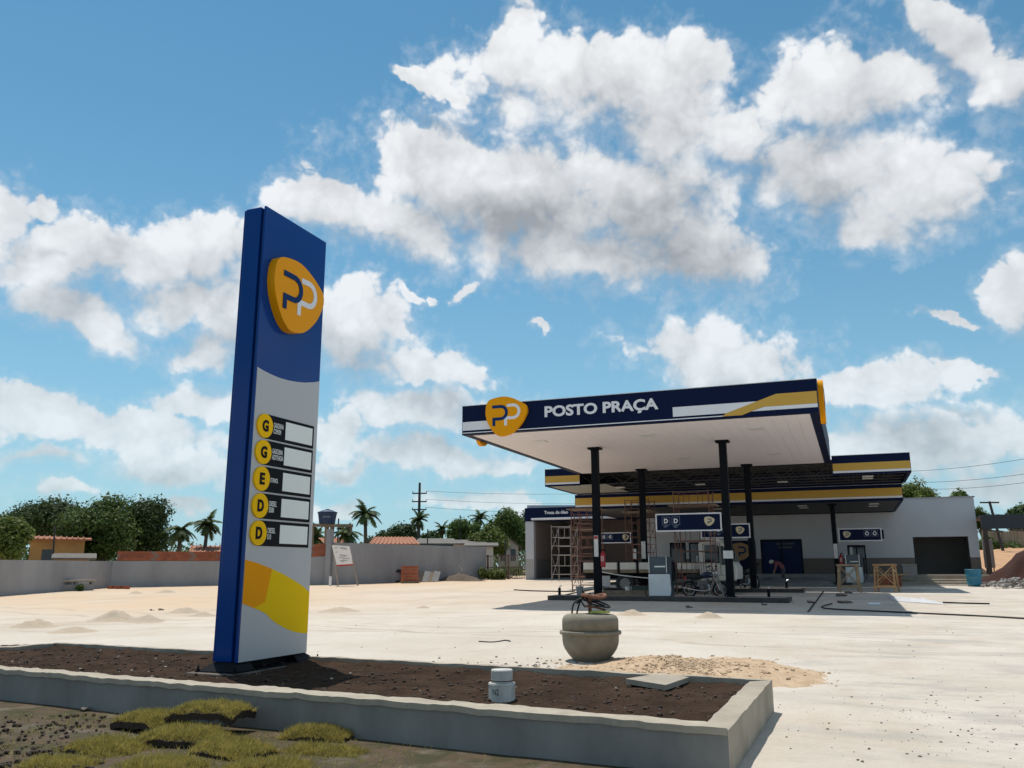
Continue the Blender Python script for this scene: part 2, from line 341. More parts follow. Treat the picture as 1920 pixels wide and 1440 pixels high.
# ================================================================== the ground
def atz(x, y, z): v = ray(x, y); return CAM + v * ((z - CAM.z) / v.z)
def relief(x, y):
    if y > 62 or y < 1 or x < -46 or x > 14: return 0.
    k = min(1, (62 - y) / 6, (y - 1) / 2, (x + 46) / 4, (14 - x) / 4)
    return k * (.010 * fbm(x, y, .35, 3) + .006 * fbm(x, y, 1.6, 2, 3.))
def gh(x, y): return gz(y) + relief(x, y)
def ground_mat():
    m = bpy.data.materials.new('dusty yard'); m.use_nodes = True; t = m.node_tree; p = t.nodes['Principled BSDF']; p.inputs['Roughness'].default_value = .93; p.inputs['Specular IOR Level'].default_value = .2
    g = t.nodes.new('ShaderNodeNewGeometry'); pos = g.outputs['Position']
    def nz(s, det, rough=.6, st=None, off=0.):
        mp = t.nodes.new('ShaderNodeMapping'); mp.inputs[3].default_value = st or (1, 1, 1); mp.inputs[1].default_value = (off, off, 0); t.links.new(pos, mp.inputs[0])
        n = t.nodes.new('ShaderNodeTexNoise'); n.inputs['Scale'].default_value = s; n.inputs['Detail'].default_value = det; n.inputs['Roughness'].default_value = rough; t.links.new(mp.outputs[0], n.inputs[0]); return n.outputs['Fac']
    def rg(v, a, b, c=0., d=1.):
        r = t.nodes.new('ShaderNodeMapRange'); r.inputs[1].default_value = a; r.inputs[2].default_value = b; r.inputs[3].default_value = c; r.inputs[4].default_value = d; r.interpolation_type = 'SMOOTHSTEP'; t.links.new(v, r.inputs[0]); return r.outputs[0]
    def mix(f, a, b):
        x = t.nodes.new('ShaderNodeMix'); x.data_type = 'RGBA'; t.links.new(f, x.inputs[0])
        for i, c in ((6, a), (7, b)):
            if isinstance(c, tuple): x.inputs[i].default_value = (*c, 1)
            else: t.links.new(c, x.inputs[i])
        return x.outputs[2]
    def mul(a, b):
        n = t.nodes.new('ShaderNodeMath'); n.operation = 'MULTIPLY'; n.use_clamp = True
        for i, v in enumerate((a, b)):
            if isinstance(v, (int, float)): n.inputs[i].default_value = v
            else: t.links.new(v, n.inputs[i])
        return n.outputs[0]
    sx = t.nodes.new('ShaderNodeSeparateXYZ'); t.links.new(pos, sx.inputs[0])
    c = mix(rg(nz(.22, 6), .35, .65), (.60, .54, .47), (.52, .46, .385))
    far_l = mul(rg(sx.outputs[0], -8., -26.), rg(sx.outputs[1], 14., 26.))                  # the sandier, unpaved side
    c = mix(mul(far_l, rg(nz(.11, 5, .6, None, 7.), .3, .6, .35, 1.)), c, (.585, .43, .29))
    c = mix(mul(rg(nz(.5, 7, .65, (1, .35, 1), 3.), .48, .72), .6), c, (.47, .385, .295))     # dirt drifts
    c = mix(mul(rg(nz(1.5, 8, .7, (.45, 1.6, 1), 9.), .56, .74), .5), c, (.36, .30, .24))      # raked streaks
    c = mix(mul(mul(rg(nz(.9, 6, .7, (.5, 1.3, 1), 21.), .46, .64), rg(sx.outputs[0], -3., .5)), .62), c, (.36, .335, .305))   # grey cement spills on the right
    for ox, oy, ang, wd in ((-3., 20., 12., 1.55), (2.5, 17., -8., 1.6), (-14., 22., 28., 1.6)):
        mp = t.nodes.new('ShaderNodeMapping'); mp.vector_type = 'TEXTURE'; mp.inputs[1].default_value = (ox, oy, 0); mp.inputs[2].default_value = (0, 0, R(ang)); t.links.new(pos, mp.inputs[0])
        q = t.nodes.new('ShaderNodeSeparateXYZ'); t.links.new(mp.outputs[0], q.inputs[0]); wv_ = t.nodes.new('ShaderNodeMath'); wv_.operation = 'MULTIPLY_ADD'; t.links.new(nz(.12, 2), wv_.inputs[0]); wv_.inputs[1].default_value = 5.; t.links.new(q.outputs[1], wv_.inputs[2])
        ab = t.nodes.new('ShaderNodeMath'); ab.operation = 'ABSOLUTE'; sb = t.nodes.new('ShaderNodeMath'); sb.operation = 'SUBTRACT'; t.links.new(wv_.outputs[0], sb.inputs[0]); sb.inputs[1].default_value = 2.5; t.links.new(sb.outputs[0], ab.inputs[0])
        s2 = t.nodes.new('ShaderNodeMath'); s2.operation = 'SUBTRACT'; t.links.new(ab.outputs[0], s2.inputs[0]); s2.inputs[1].default_value = wd / 2; a2 = t.nodes.new('ShaderNodeMath'); a2.operation = 'ABSOLUTE'; t.links.new(s2.outputs[0], a2.inputs[0])
        c = mix(mul(mul(rg(a2.outputs[0], .16, .06), rg(nz(1.1, 6, .7, None, ox), .35, .6)), .55), c, (.37, .30, .235))          # tyre tracks
    c = mix(mul(rg(nz(9, 4, .6), .66, .74), .6), c, (.25, .20, .16))                            # crumbs
    c = mix(mul(rg(nz(45, 3, .6), .58, .72), .35), c, (.26, .22, .18))
    out_y = rg(sx.outputs[1], 62., 70.)
    c = mix(out_y, c, mix(rg(nz(.25, 6), .4, .6), (.30, .20, .11), (.09, .11, .03)))              # rough land beyond
    near_y = mul(rg(sx.outputs[1], 8.6, 7.8), rg(sx.outputs[0], -.9, -1.5))
    c = mix(mul(near_y, rg(nz(1.6, 6, .7, None, 4.), .25, .5, .8, 1.)), c, mix(rg(nz(3.1, 7, .7), .4, .6), (.10, .07, .045), (.055, .05, .025)))      # dark verge before the planter
    t.links.new(c, p.inputs['Base Color'])
    b = t.nodes.new('ShaderNodeBump'); b.inputs['Strength'].default_value = 1; b.inputs['Distance'].default_value = .03
    t.links.new(nz(7, 8, .7), b.inputs['Height']); t.links.new(b.outputs[0], p.inputs['Normal']); return m
xs = [-1500, -400, -150, -80, -60] + [-46 + .4 * i for i in range(151)] + [20, 40, 80, 150, 400, 1500]
ys = [-60, -20, -5] + [1 + .4 * i for i in range(154)] + [66, 72, 80, 110, 200, 500, 2500]
g = MB(); nx = len(xs)
for y in ys:
    for x in xs: g.v.append((x, y, gh(x, y)))
for j in range(len(ys) - 1):
    for i in range(nx - 1): a = j * nx + i; g.f.append((a, a + 1, a + nx + 1, a + nx))
o = g.build('ground', ground_mat(), smooth=True); tag(o, kind='structure')

def mound(cx, cy, rx, ry, h, z0=None, n=22, rough=.25, seed=0., base=None):
    mb = MB(); z0 = gh(cx, cy) if z0 is None else z0
    for j in range(n + 1):
        for i in range(n + 1):
            u, v = 2 * i / n - 1, 2 * j / n - 1
            s = max(abs(u), abs(v)); l = math.hypot(u, v); k = s / l if l > 1e-6 else 1
            u *= k; v *= k; q = math.hypot(u, v); x = rx * u * (1 + .18 * fbm(u, v, 1.1, 2, seed)); y = ry * v * (1 + .18 * fbm(u, v, 1.1, 2, seed + 5))
            hh = h * (.5 + .5 * math.cos(math.pi * min(1, q))) ** 1.1 * (1 + rough * fbm(u, v, 2.6, 4, seed)) + (.12 * h * fbm(u, v, 6, 3, seed) if q < .98 else 0)
            mb.v.append((x, y, max(hh, 0) - (.02 if q > .98 else 0)))
    for j in range(n):
        for i in range(n): a = j * (n + 1) + i; mb.f.append((a, a + 1, a + n + 2, a + n + 1))
    return mb
def stone_mesh(mb, x, y, z, r, rn):
    k = [(rn.uniform(.6, 1.2), rn.uniform(.6, 1.2), rn.uniform(.45, .9)) for _ in range(1)][0]; a = rn.uniform(0, 6.3); i = len(mb.v)
    P = [(1, 0, 0), (0, 1, 0), (-1, 0, 0), (0, -1, 0), (.55, .55, .62), (-.55, .5, .7), (-.5, -.55, .6), (.5, -.5, .72), (.0, .0, -.6)]
    for p in P:
        px, py, pz = p[0] * k[0] * rn.uniform(.8, 1.15), p[1] * k[1] * rn.uniform(.8, 1.15), p[2] * k[2]
        mb.v.append((x + r * (px * math.cos(a) - py * math.sin(a)), y + r * (px * math.sin(a) + py * math.cos(a)), z + r * pz))
    for f in ((0, 1, 4), (1, 2, 5), (2, 3, 6), (3, 0, 7), (4, 1, 5), (5, 2, 6), (6, 3, 7), (7, 0, 4), (4, 5, 6, 7), (1, 0, 8), (2, 1, 8), (3, 2, 8), (0, 3, 8)): mb.f.append(tuple(i + q for q in f))
    return mb

# ================================================================== the raised planter
ZT = .33
PO = [(-.97, 6.72), (-.93, 9.87), (-12.33, 10.62), (-12.50, 9.7), (-13.3, 7.80)]            # outer outline
def inset(poly, d):
    n = len(poly); out = []; cx = sum(p[0] for p in poly) / n; cy = sum(p[1] for p in poly) / n
    for k in range(n):
        a, b, c = Vector(poly[k - 1]), Vector(poly[k]), Vector(poly[(k + 1) % n]); e1 = (b - a).normalized(); e2 = (c - b).normalized()
        n1 = Vector((-e1.y, e1.x)); n2 = Vector((-e2.y, e2.x)); m = (n1 + n2).normalized(); out.append(b + m * d / max(.3, m.dot(n1)))
    return [tuple(p) for p in out]
PI_ = inset(PO, .21)
pl = thing('planter', 'long low concrete planter bed of dark soil under the tall blue totem', 'planter', (-6, 8.5, 0))
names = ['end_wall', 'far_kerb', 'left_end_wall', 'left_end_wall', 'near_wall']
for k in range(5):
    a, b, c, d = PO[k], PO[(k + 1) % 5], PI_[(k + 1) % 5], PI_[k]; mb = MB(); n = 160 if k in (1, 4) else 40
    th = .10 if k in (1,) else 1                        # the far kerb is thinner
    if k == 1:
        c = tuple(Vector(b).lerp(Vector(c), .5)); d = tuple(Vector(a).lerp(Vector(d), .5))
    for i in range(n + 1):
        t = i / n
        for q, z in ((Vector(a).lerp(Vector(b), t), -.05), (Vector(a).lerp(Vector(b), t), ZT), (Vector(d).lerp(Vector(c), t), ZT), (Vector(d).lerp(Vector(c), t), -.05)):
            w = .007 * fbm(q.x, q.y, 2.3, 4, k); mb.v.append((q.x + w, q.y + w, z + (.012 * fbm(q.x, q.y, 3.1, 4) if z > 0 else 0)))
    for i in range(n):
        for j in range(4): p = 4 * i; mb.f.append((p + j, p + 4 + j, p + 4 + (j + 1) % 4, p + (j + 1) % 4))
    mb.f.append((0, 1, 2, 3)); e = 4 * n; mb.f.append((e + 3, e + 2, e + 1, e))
    mb.build(names[k], CONC if k != 4 else mat('planter face shade tone', (.28, .27, .25), .92, (.175, .168, .155), scale=1.8, bump=.005, bscale=25, var=1, stretch=(1, 1, .4)), pl)  # near wall gets a darker colour that carries the shade on its face
mb = MB(); a, b, c, d = [Vector(q) for q in (PO[4], PO[0], PI_[0], PI_[4])]; n = 200     # added strip along the near wall, sunlit top put into its colour
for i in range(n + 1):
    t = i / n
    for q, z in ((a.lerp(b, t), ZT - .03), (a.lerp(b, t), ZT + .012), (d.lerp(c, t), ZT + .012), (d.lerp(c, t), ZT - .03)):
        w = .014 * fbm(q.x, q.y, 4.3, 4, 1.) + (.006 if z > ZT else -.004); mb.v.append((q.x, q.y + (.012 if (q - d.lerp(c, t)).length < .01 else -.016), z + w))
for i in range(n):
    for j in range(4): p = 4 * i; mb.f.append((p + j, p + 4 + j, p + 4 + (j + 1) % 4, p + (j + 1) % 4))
mb.build('sun_tone_strip', mat('planter top sun tone', (.44, .385, .30), .95, (.30, .26, .205), scale=5, bump=.006, bscale=40, var=1), pl)
slab = MB(); sp = [atz(1173, 1273, ZT), atz(1248, 1285, ZT), atz(1292, 1270, ZT), atz(1240, 1262, ZT)]
slab.hexa([(p.x, p.y, ZT - .05) for p in sp] + [(p.x, p.y, ZT + .003) for p in sp]); slab.build('kerb_slab', CONC, pl)
# soil
def inpoly(x, y, poly):
    r = False; n = len(poly)
    for i in range(n):
        x1, y1 = poly[i]; x2, y2 = poly[(i + 1) % n]
        if (y1 > y) != (y2 > y) and x < (x2 - x1) * (y - y1) / (y2 - y1) + x1: r = not r
    return r
SOIL = mat('dark garden soil', (.066, .042, .029), .99, (.026, .0165, .011), spec=.05, scale=2.2, bump=.03, bscale=22, var=1, detail=9)
def soil_h(x, y): return .264 + .02 * min(1, max(0, (y - 9.2 + .066 * (x + .93)) / .5)) + .028 * fbm(x, y, 1.1, 3) + .024 * fbm(x, y, 4.5, 4, 2.) + .012 * fbm(x, y, 14, 3, 4.)
mb = MB(); nx = 270; ny = 70
for j in range(ny + 1):
    for i in range(nx + 1):
        x = -13.2 + 12.2 * i / nx; t = j / ny; k = (x + 13.2) / 12.2
        y = (7.85 - 1.08 * k) * (1 - t) + (10.6 - .76 * k) * t; mb.v.append((x, y, soil_h(x, y)))
for j in range(ny):
    for i in range(nx): a = j * (nx + 1) + i; mb.f.append((a, a + 1, a + nx + 2, a + nx + 1))
o = mb.build('planter_soil', SOIL, smooth=True); tag(o, kind='structure')
rn = random.Random(3); mb = MB()
for _ in range(2600):
    x = rn.uniform(-12.4, -1.2); y = rn.uniform(6.9, 10.5)
    if inpoly(x, y, inset(PO, .3)): stone_mesh(mb, x, y, soil_h(x, y), rn.choice((.008, .012, .016, .024, .034)), rn)
o = mb.build('soil_clods', mat('soil clods', (.065, .040, .026), .97, (.028, .017, .011), scale=6, var=1)); tag(o, 'dark crumbly clods scattered over the planter soil', 'soil', kind='stuff')
mb = MB()
for _ in range(70):
    x = rn.uniform(-12, -1.5); y = rn.uniform(7.3, 10.2)
    if inpoly(x, y, inset(PO, .35)): stone_mesh(mb, x, y, soil_h(x, y) + .004, rn.choice((.008, .011, .02)), rn)
o = mb.build('pale_pebbles', mat('pale pebbles', (.60, .56, .50), .9)); tag(o, 'small pale pebbles lying on the dark planter soil', 'pebbles', kind='stuff')

# ================================================================== the PP logo (metres, centred)
PICK = [(-11.73, 6.98), (-11.72, 6.79), (-11.65, 6.55), (-11.48, 6.26), (-11.27, 6.07), (-11.07, 6.035), (-10.78, 6.10), (-10.53, 6.28), (-10.33, 6.5), (-10.19, 6.76), (-10.155, 6.91), (-10.2, 7.07), (-10.41, 7.22), (-10.69, 7.36), (-10.98, 7.44), (-11.27, 7.43), (-11.57, 7.36), (-11.69, 7.21)]
PICK = [(x + 10.945, y - 6.74) for x, y in PICK]
def smooth_poly(p, k=4):
    out = []; n = len(p)
    for i in range(n):
        p0, p1, p2, p3 = [Vector(p[(i + j - 1) % n]) for j in range(4)]
        for s in range(k):
            t = s / k; out.append(tuple(.5 * ((2 * p1) + (p2 - p0) * t + (2 * p0 - 5 * p1 + 4 * p2 - p3) * t * t + (3 * p1 - p0 - 3 * p2 + p3) * t ** 3)))
    return out
PICK = smooth_poly(PICK, 4)
def arc(cx, cy, r, a0, a1, n=12): return [(cx + r * math.cos(R(a0 + (a1 - a0) * i / n)), cy + r * math.sin(R(a0 + (a1 - a0) * i / n))) for i in range(n + 1)]
PB = [(-.525, .35)] + arc(-.20, .13, .22, 90, -90) + [(-.46, -.09), (-.46, -.33)]
PW = [(.03, .37)] + arc(.265, .15, .225, 90, -90) + [(-.015, -.075), (-.015, -.34)]
def logo(parent, fn0, cu, cv, s, depth, name='logo', plate=AMBER, both=True, d0=0., pb=BADGE, pw=WHITE):
    fn = lambda u, v, d: fn0(cu + u * s, cv + v * s, d)
    o = MB().prism(PICK, fn, d0, d0 + depth).build(name, plate, parent)
    if both:
        MB().ribbon(PW, .105, fn, d0 + depth - .001, d0 + depth + .008).build('letter_p', pw, o, smooth=False)
        MB().ribbon(PB, .105, fn, d0 + depth - .001, d0 + depth + .012).build('letter_p', pb, o)
    else:
        MB().ribbon([(x + .26, y - .02) for x, y in PB], .13, fn, d0 + depth - .001, d0 + depth + .01).build('letter_p', pb, o)
    return o

# ================================================================== the totem
Y0, Y1, ZB, ZTOP = 8.715, 10.155, .385, 6.375
tt = thing('price_totem', 'tall blue price totem with rounded amber emblem standing in the planter', 'totem sign', (-7.28, 9.43, .23))
MB().box(-7.66, -6.96, 8.46, 10.42, .18, .276).build('concrete_footing', mat('soil stained footing', (.17, .145, .12), .95, (.07, .052, .04), scale=4, var=1, bump=.008), tt, bevel=.015)
mb = MB(); mb.hexa([(-7.60, 8.56, .278), (-6.98, 8.56, .278), (-6.98, 10.32, .278), (-7.60, 10.32, .278), (-7.60, 8.56, .290), (-6.98, 8.56, .290), (-6.98, 10.32, .290), (-7.60, 10.32, .290)]); mb.build('base_plate', BLACKP, tt)
for y0_, y1_ in ((8.60, 8.98), (9.88, 10.28)):
    mb = MB().hexa([(-7.58, y0_, .291), (-7.04, y0_, .291), (-7.04, y1_, .291), (-7.58, y1_, .291), (-7.44, max(y0_, 8.72), ZB - .002), (-7.12, max(y0_, 8.72), ZB - .002), (-7.12, min(y1_, 10.14), ZB - .002), (-7.44, min(y1_, 10.14), ZB - .002)])
    mb.build('support_foot', BLACKP, tt)
MB().box(-7.36, -7.20, 8.98, 9.88, .291, ZB - .004).build('base_beam', BLACKP, tt)
for x, y in ((-7.57, 8.59), (-7.01, 8.59), (-7.57, 10.29), (-7.01, 10.29), (-7.01, 9.3), (-7.57, 9.3)):
    MB().lathe([(.022, 0), (.022, .02), (.011, .021), (.011, .06)], 8, (x, y, .290)).build('anchor_bolt', STEEL, tt)
MB().box(-7.44, -7.185, Y0, Y1, ZB, ZTOP).build('casing', BLUE, tt, bevel=.012)
MB().box(-7.19, -7.135, Y0 + .045, Y1 - .03, ZB + .005, ZTOP - .02).build('groove', GROOVE, tt)
MB().box(-7.135, -7.10, Y0, Y1, ZB - .004, ZTOP).build('face_panel', BLUE, tt, bevel=.006)
MB().box(-7.475, -7.445, Y0 + .01, Y1 - .01, ZB, ZTOP - .01).build('back_panel', BLUE, tt, bevel=.006)
FS = side(-7.10)
top = [(8.742, 4.105), (8.85, 4.085), (9.0, 4.068), (9.2, 4.055), (9.4, 4.06), (9.6, 4.078), (9.8, 4.108), (10.0, 4.155), (10.148, 4.20)]
MB().prism([(8.742, ZB), (10.148, ZB)] + top[::-1], FS, -.002, .004).build('white_panel', SILVER, tt)
MB().prism([(8.745, 1.62), (8.745, 1.085), (8.965, 1.023), (9.185, 1.087), (9.294, 1.504), (9.0, 1.575)], FS, .003, .007).build('orange_swoosh', ORANGE, tt)
MB().prism([(8.965, 1.023), (9.10, .985), (9.242, .929), (9.34, .86), (9.468, .80), (9.65, .73), (9.838, .676), (10.0, .648), (10.146, .638), (10.146, 1.185), (10.0, 1.265), (9.778, 1.352), (9.55, 1.43), (9.294, 1.504), (9.185, 1.087)], FS, .003, .0068).build('yellow_swoosh', YELLOW, tt)
logo(tt, FS, 9.405, 5.235, .735, .125)
rows = [('G', 'GASOLINA\nCOMUM', 'panel for common petrol'), ('G', 'GASOLINA\nADITIVADA', ''), ('E', 'ETANOL', ''), ('D', 'DIESEL\nS500', ''), ('D', 'DIESEL\nS10', '')]
for k, (let, txt, _) in enumerate(rows):
    zt = 3.512 - k * .3485; zb = zt - .325
    p = MB().prism([(8.955, zb), (10.058, zb), (10.058, zt), (8.955, zt)], FS, .003, .012).build('price_panel', BLACKP, tt)
    MB().prism([(9.40, zb + .04), (10.02, zb + .04), (10.02, zt - .04), (9.40, zt - .04)], FS, .011, .015).build('blank_display', DISP, p)
    zc = (zt + zb) / 2
    dsc = MB().prism([(8.948 + .158 * math.cos(2 * math.pi * i / 36), zc + .158 * math.sin(2 * math.pi * i / 36)) for i in range(36)], FS, .003, .03).build('fuel_disc', DISC, p)
    w = .062 if let != 'E' else .05
    text(let, 8.948 - w, 8.948 + w, zc - .078, zc + .078, FS, .029, .036, BLACKP, dsc, 'fuel_letter', .045)
    h = .045; n = txt.count('\n'); z0_ = zc - (.075 if n else .03); z1_ = zc + (.075 if n else .03); mxl = max(len(q) for q in txt.split('\n'))
    text(txt, 9.142, 9.142 + .0265 * mxl, z0_, z1_, FS, .011, .0135, DISP, p, 'fuel_name', .01)

# ================================================================== inspection pipe, mixer drum, rubble, turf
p0 = atz(941, 1322, .225); pp = thing('inspection_pipe', 'short weathered white pvc pipe stub with screw cap in planter soil', 'pipe', (p0.x, p0.y, .215))
def local(mb, n, m, par, **k): return mb.build(n, m, par, off=(0, 0, 0), **k)
local(MB().lathe([(.128, -.05), (.128, .19), (.131, .2), (.127, .215), (.11, .218)], 40), 'pipe_body', PIPEW, pp, smooth=False)
local(MB().lathe([(.096, .215), (.104, .225), (.104, .25), (.10, .255), (.104, .262), (.105, .325), (.100, .336), (.02, .338)], 40), 'screw_cap', PIPEW, pp)
local(MB().lathe([(.106, .232), (.108, .236), (.106, .240)], 40), 'dirt_ring', SOIL, pp)
tp = ray(941, 1322); ang = math.atan2(-p0.y, -p0.x)
def cylfn(r, h): return lambda u, v, d: ((r + d) * math.cos(ang + u / r) , (r + d) * math.sin(ang + u / r), h + v)
me = text('N2', -.095, -.03, 0, .055, lambda u, v, d: (p0.x + cylfn(.128, .13)(u, v, d)[0], p0.y + cylfn(.128, .13)(u, v, d)[1], .2 + cylfn(.128, .13)(u, v, d)[2]), .0005, .002, BLACKP, pp, 'handwritten_mark', 0)

mp = Vector((-4.14, 13.85, gh(-4.14, 13.85)))
mx_ = thing('mixer_drum', 'cement caked mixer drum standing upside down with rusty parts on top', 'mixer drum', mp)
local(MB().lathe([(.27, -.02), (.275, .0), (.31, .035), (.37, .10), (.425, .18), (.452, .245), (.462, .31), (.466, .40), (.468, .41)], 56), 'lower_drum', DRUM, mx_, smooth=True)
local(MB().lathe([(.466, .408), (.497, .412), (.508, .425), (.508, .455), (.498, .468), (.466, .472)], 56), 'joint_flange', DRUM, mx_, smooth=True)
local(MB().lathe([(.462, .47), (.464, .62), (.458, .66), (.435, .70), (.39, .725), (.30, .735), (.05, .74)], 56), 'upper_drum', DRUM, mx_, smooth=True)
local(MB().lathe([(.03, .73), (.03, .82), (.028, .98)], 10), 'spindle', RUST, mx_)
ring = MB(); rp = [(.19 * math.cos(t), .19 * math.sin(t), 1.02 + .02 * math.sin(2 * t)) for t in [2 * math.pi * i / 28 for i in range(29)]]; ring.tube(rp, .028, 8); 
for a in (0, 60, 120): ring.bar((.19 * math.cos(R(a)), .19 * math.sin(R(a)), 1.02), (-.19 * math.cos(R(a)), -.19 * math.sin(R(a)), 1.02), .035, .02)
rg_ = local(ring, 'ring_gear', RUST, mx_); rg_.location = (.07, 0, 0)
local(MB().lathe([(.16, 1.0), (.17, 1.012), (.10, 1.03)], 24, (.07, 0, 0)), 'gear_plate', RUST, mx_)
for a, b, r in (((-.20, -.1, .73), (-.13, -.05, 1.0), .014), ((-.20, -.1, .9), (.0, .05, 1.06), .016), ((-.05, -.08, .86), (.28, -.05, .80), .018), ((-.1, 0, .95), (.25, .02, .86), .014), ((-.15, .1, 1.1), (-.02, .0, .9), .016), ((-.18, -.12, 1.0), (-.05, -.1, .84), .012)):
    local(MB().tube([a, tuple((Vector(a) + Vector(b)) / 2 + Vector((0, 0, .015))), b], r, 7), 'rod', STEEL if r < .017 else RUST, mx_)
def curl(pts, k=6):
    out = []; P = [Vector(pts[0])] + [Vector(p) for p in pts] + [Vector(pts[-1])]
    for i in range(1, len(P) - 2):
        for s in range(k):
            t = s / k; a, b, c, d = P[i - 1:i + 3]; out.append(.5 * ((2 * b) + (c - a) * t + (2 * a - 5 * b + 4 * c - d) * t * t + (3 * b - a - 3 * c + d) * t ** 3))
    return out + [P[-1]]
local(MB().tube(curl([(-.25, -.2, .745), (-.22, -.18, .9), (-.1, -.12, .98), (.05, -.1, .9), (.22, -.1, .86), (.33, -.02, .84), (.3, .1, .86), (.1, .1, .93), (-.05, .05, .9)]), .015, 7), 'black_hose', RUB, mx_, smooth=True)
local(MB().tube(curl([(.05, -.16, .76), (.2, -.2, .775), (.33, -.1, .77), (.3, .05, .765), (.15, .05, .77), (.05, -.1, .765)]), .018, 7), 'lime_hose', LIME, mx_, smooth=True)

# the low heap of orange rubble beside the mixer
hc = (-2.45, 13.1); HB = gh(*hc)
def heap(x, y):
    u = (x - hc[0]) / 2.1; v = (y - hc[1]) / 1.9; q = math.hypot(u, v)
    q *= 1 + .35 * fbm(x, y, .9, 2, 6.)
    b = max(0, 1 - q) ** .9 * .09 + .09 * math.exp(-((x + 2.9) ** 2 / .45 + (y - 13.6) ** 2 / .35)) + .05 * math.exp(-((x + 1.4) ** 2 / .35 + (y - 12.9) ** 2 / .25))
    return b * (1 + .35 * fbm(x, y, 1.7, 4)) + (.012 * fbm(x, y, 7, 4, 3.) if q < .97 else 0)
mb = MB(); n = 90
for j in range(n + 1):
    for i in range(n + 1):
        u, v = 2 * i / n - 1, 2 * j / n - 1; s = max(abs(u), abs(v)); l = math.hypot(u, v); k = s / l if l > 1e-6 else 1
        x = hc[0] + 2.1 * u * k * (1 + .12 * fbm(u, v, 2.5, 3)); y = hc[1] + 1.9 * v * k * (1 + .12 * fbm(u, v, 2.5, 3, 3)); mb.v.append((x, y, gh(x, y) + heap(x, y) - .016 - (.02 if s > .985 else 0)))
for j in range(n):
    for i in range(n): a = j * (n + 1) + i; mb.f.append((a, a + 1, a + n + 2, a + n + 1))
o = mb.build('rubble_heap', PILEM, smooth=True); tag(o, 'low spread heap of orange sandy rubble right of mixer drum', 'dirt heap')
rn = random.Random(11); mb = MB(); mg = MB()
for _ in range(1900):
    a = rn.uniform(0, 6.283); q = min(1.15, abs(rn.gauss(0, .48))); x = hc[0] + 2.0 * q * math.cos(a); y = hc[1] + 1.8 * q * math.sin(a)
    if not inpoly(x, y, PO): stone_mesh(mb, x, y, gh(x, y) + max(0, heap(x, y) - .016), rn.choice((.006, .008, .010, .013, .018, .026, .04)) * rn.uniform(.6, 1.2), rn)
o = mb.build('loose_rubble', STONE); tag(o, 'loose stones strewn over the orange rubble heap', 'stones', kind='stuff')
for _ in range(300):
    x = rn.uniform(-12, 6); y = 10.2 + 12 * rn.random() ** 1.8
    if x > -.8: y = 6 + 16 * rn.random() ** 1.5
    if not inpoly(x, y, PO): stone_mesh(mg, x, y, gh(x, y) + .002, rn.choice((.005, .007, .009, .013, .022)) * rn.uniform(.6, 1.2), rn)
for _ in range(500):
    x = rn.gauss(-4.6, .9); y = rn.gauss(12.4, .7)
    if not inpoly(x, y, PO): stone_mesh(mg, x, y, gh(x, y) + .002, rn.choice((.006, .01, .015, .03)) * rn.uniform(.6, 1.2), rn)
for _ in range(380):
    x = rn.gauss(1.2, 1.2); y = rn.gauss(9.6, 1.4)
    if not inpoly(x, y, PO): stone_mesh(mg, x, y, gh(x, y) + .002, rn.choice((.004, .006, .009, .014)) * rn.uniform(.6, 1.2), rn)
o = mg.build('yard_grit', STONEG); tag(o, 'grey grit and small clods scattered over the pale yard', 'grit', kind='stuff')

MND = [(65, 1175, 55, 17, 'small sand heap at far left of the pale yard'), (215, 1163, 62, 25, 'widest sand heap left of the blue totem'), (272, 1166, 50, 16, 'low sand heap just right of the widest left heap'), (345, 1149, 46, 15, 'small sand heap nearest the totem on its left'),
       (140, 1184, 60, 12, 'flat grey sand heap nearest the planter on the left'), (640, 1146, 60, 11, 'sand heap just right of the totem in the yard'), (1185, 1153, 42, 15, 'sand heap in front of the fuel island left of two'), (1331, 1158, 36, 16, 'sand heap in front of the fuel island right of two'),
       (255, 1113, 22, 6, 'tiny sand heap by the grey wall left of two'), (312, 1111, 28, 7, 'tiny sand heap by the grey wall right of two'), (380, 1155, 40, 10, 'low sand spill hard against the totem left side'), (793, 1140, 24, 6, 'small brown dirt crumb heap in the middle of the yard')]
for k, (x, y, w, h, lab) in enumerate(MND):
    v = ray(x, y); q = CAM + v * ((gz(20) - 1.5) / v.z)
    for _ in range(8): q = CAM + v * ((gz(q.y) - 1.5) / v.z)
    dist = q.length; rx = w * dist / 1612 * .85; hh = h * dist / 1612 * .66
    mb = mound(q.x, q.y, rx, rx * .8, hh, seed=k * 3.3); o = solo(mb, 'sand_heap', SANDM, lab, 'sand heap', (q.x, q.y, gh(q.x, q.y) - .01), 'sand heaps in the yard', smooth=True)

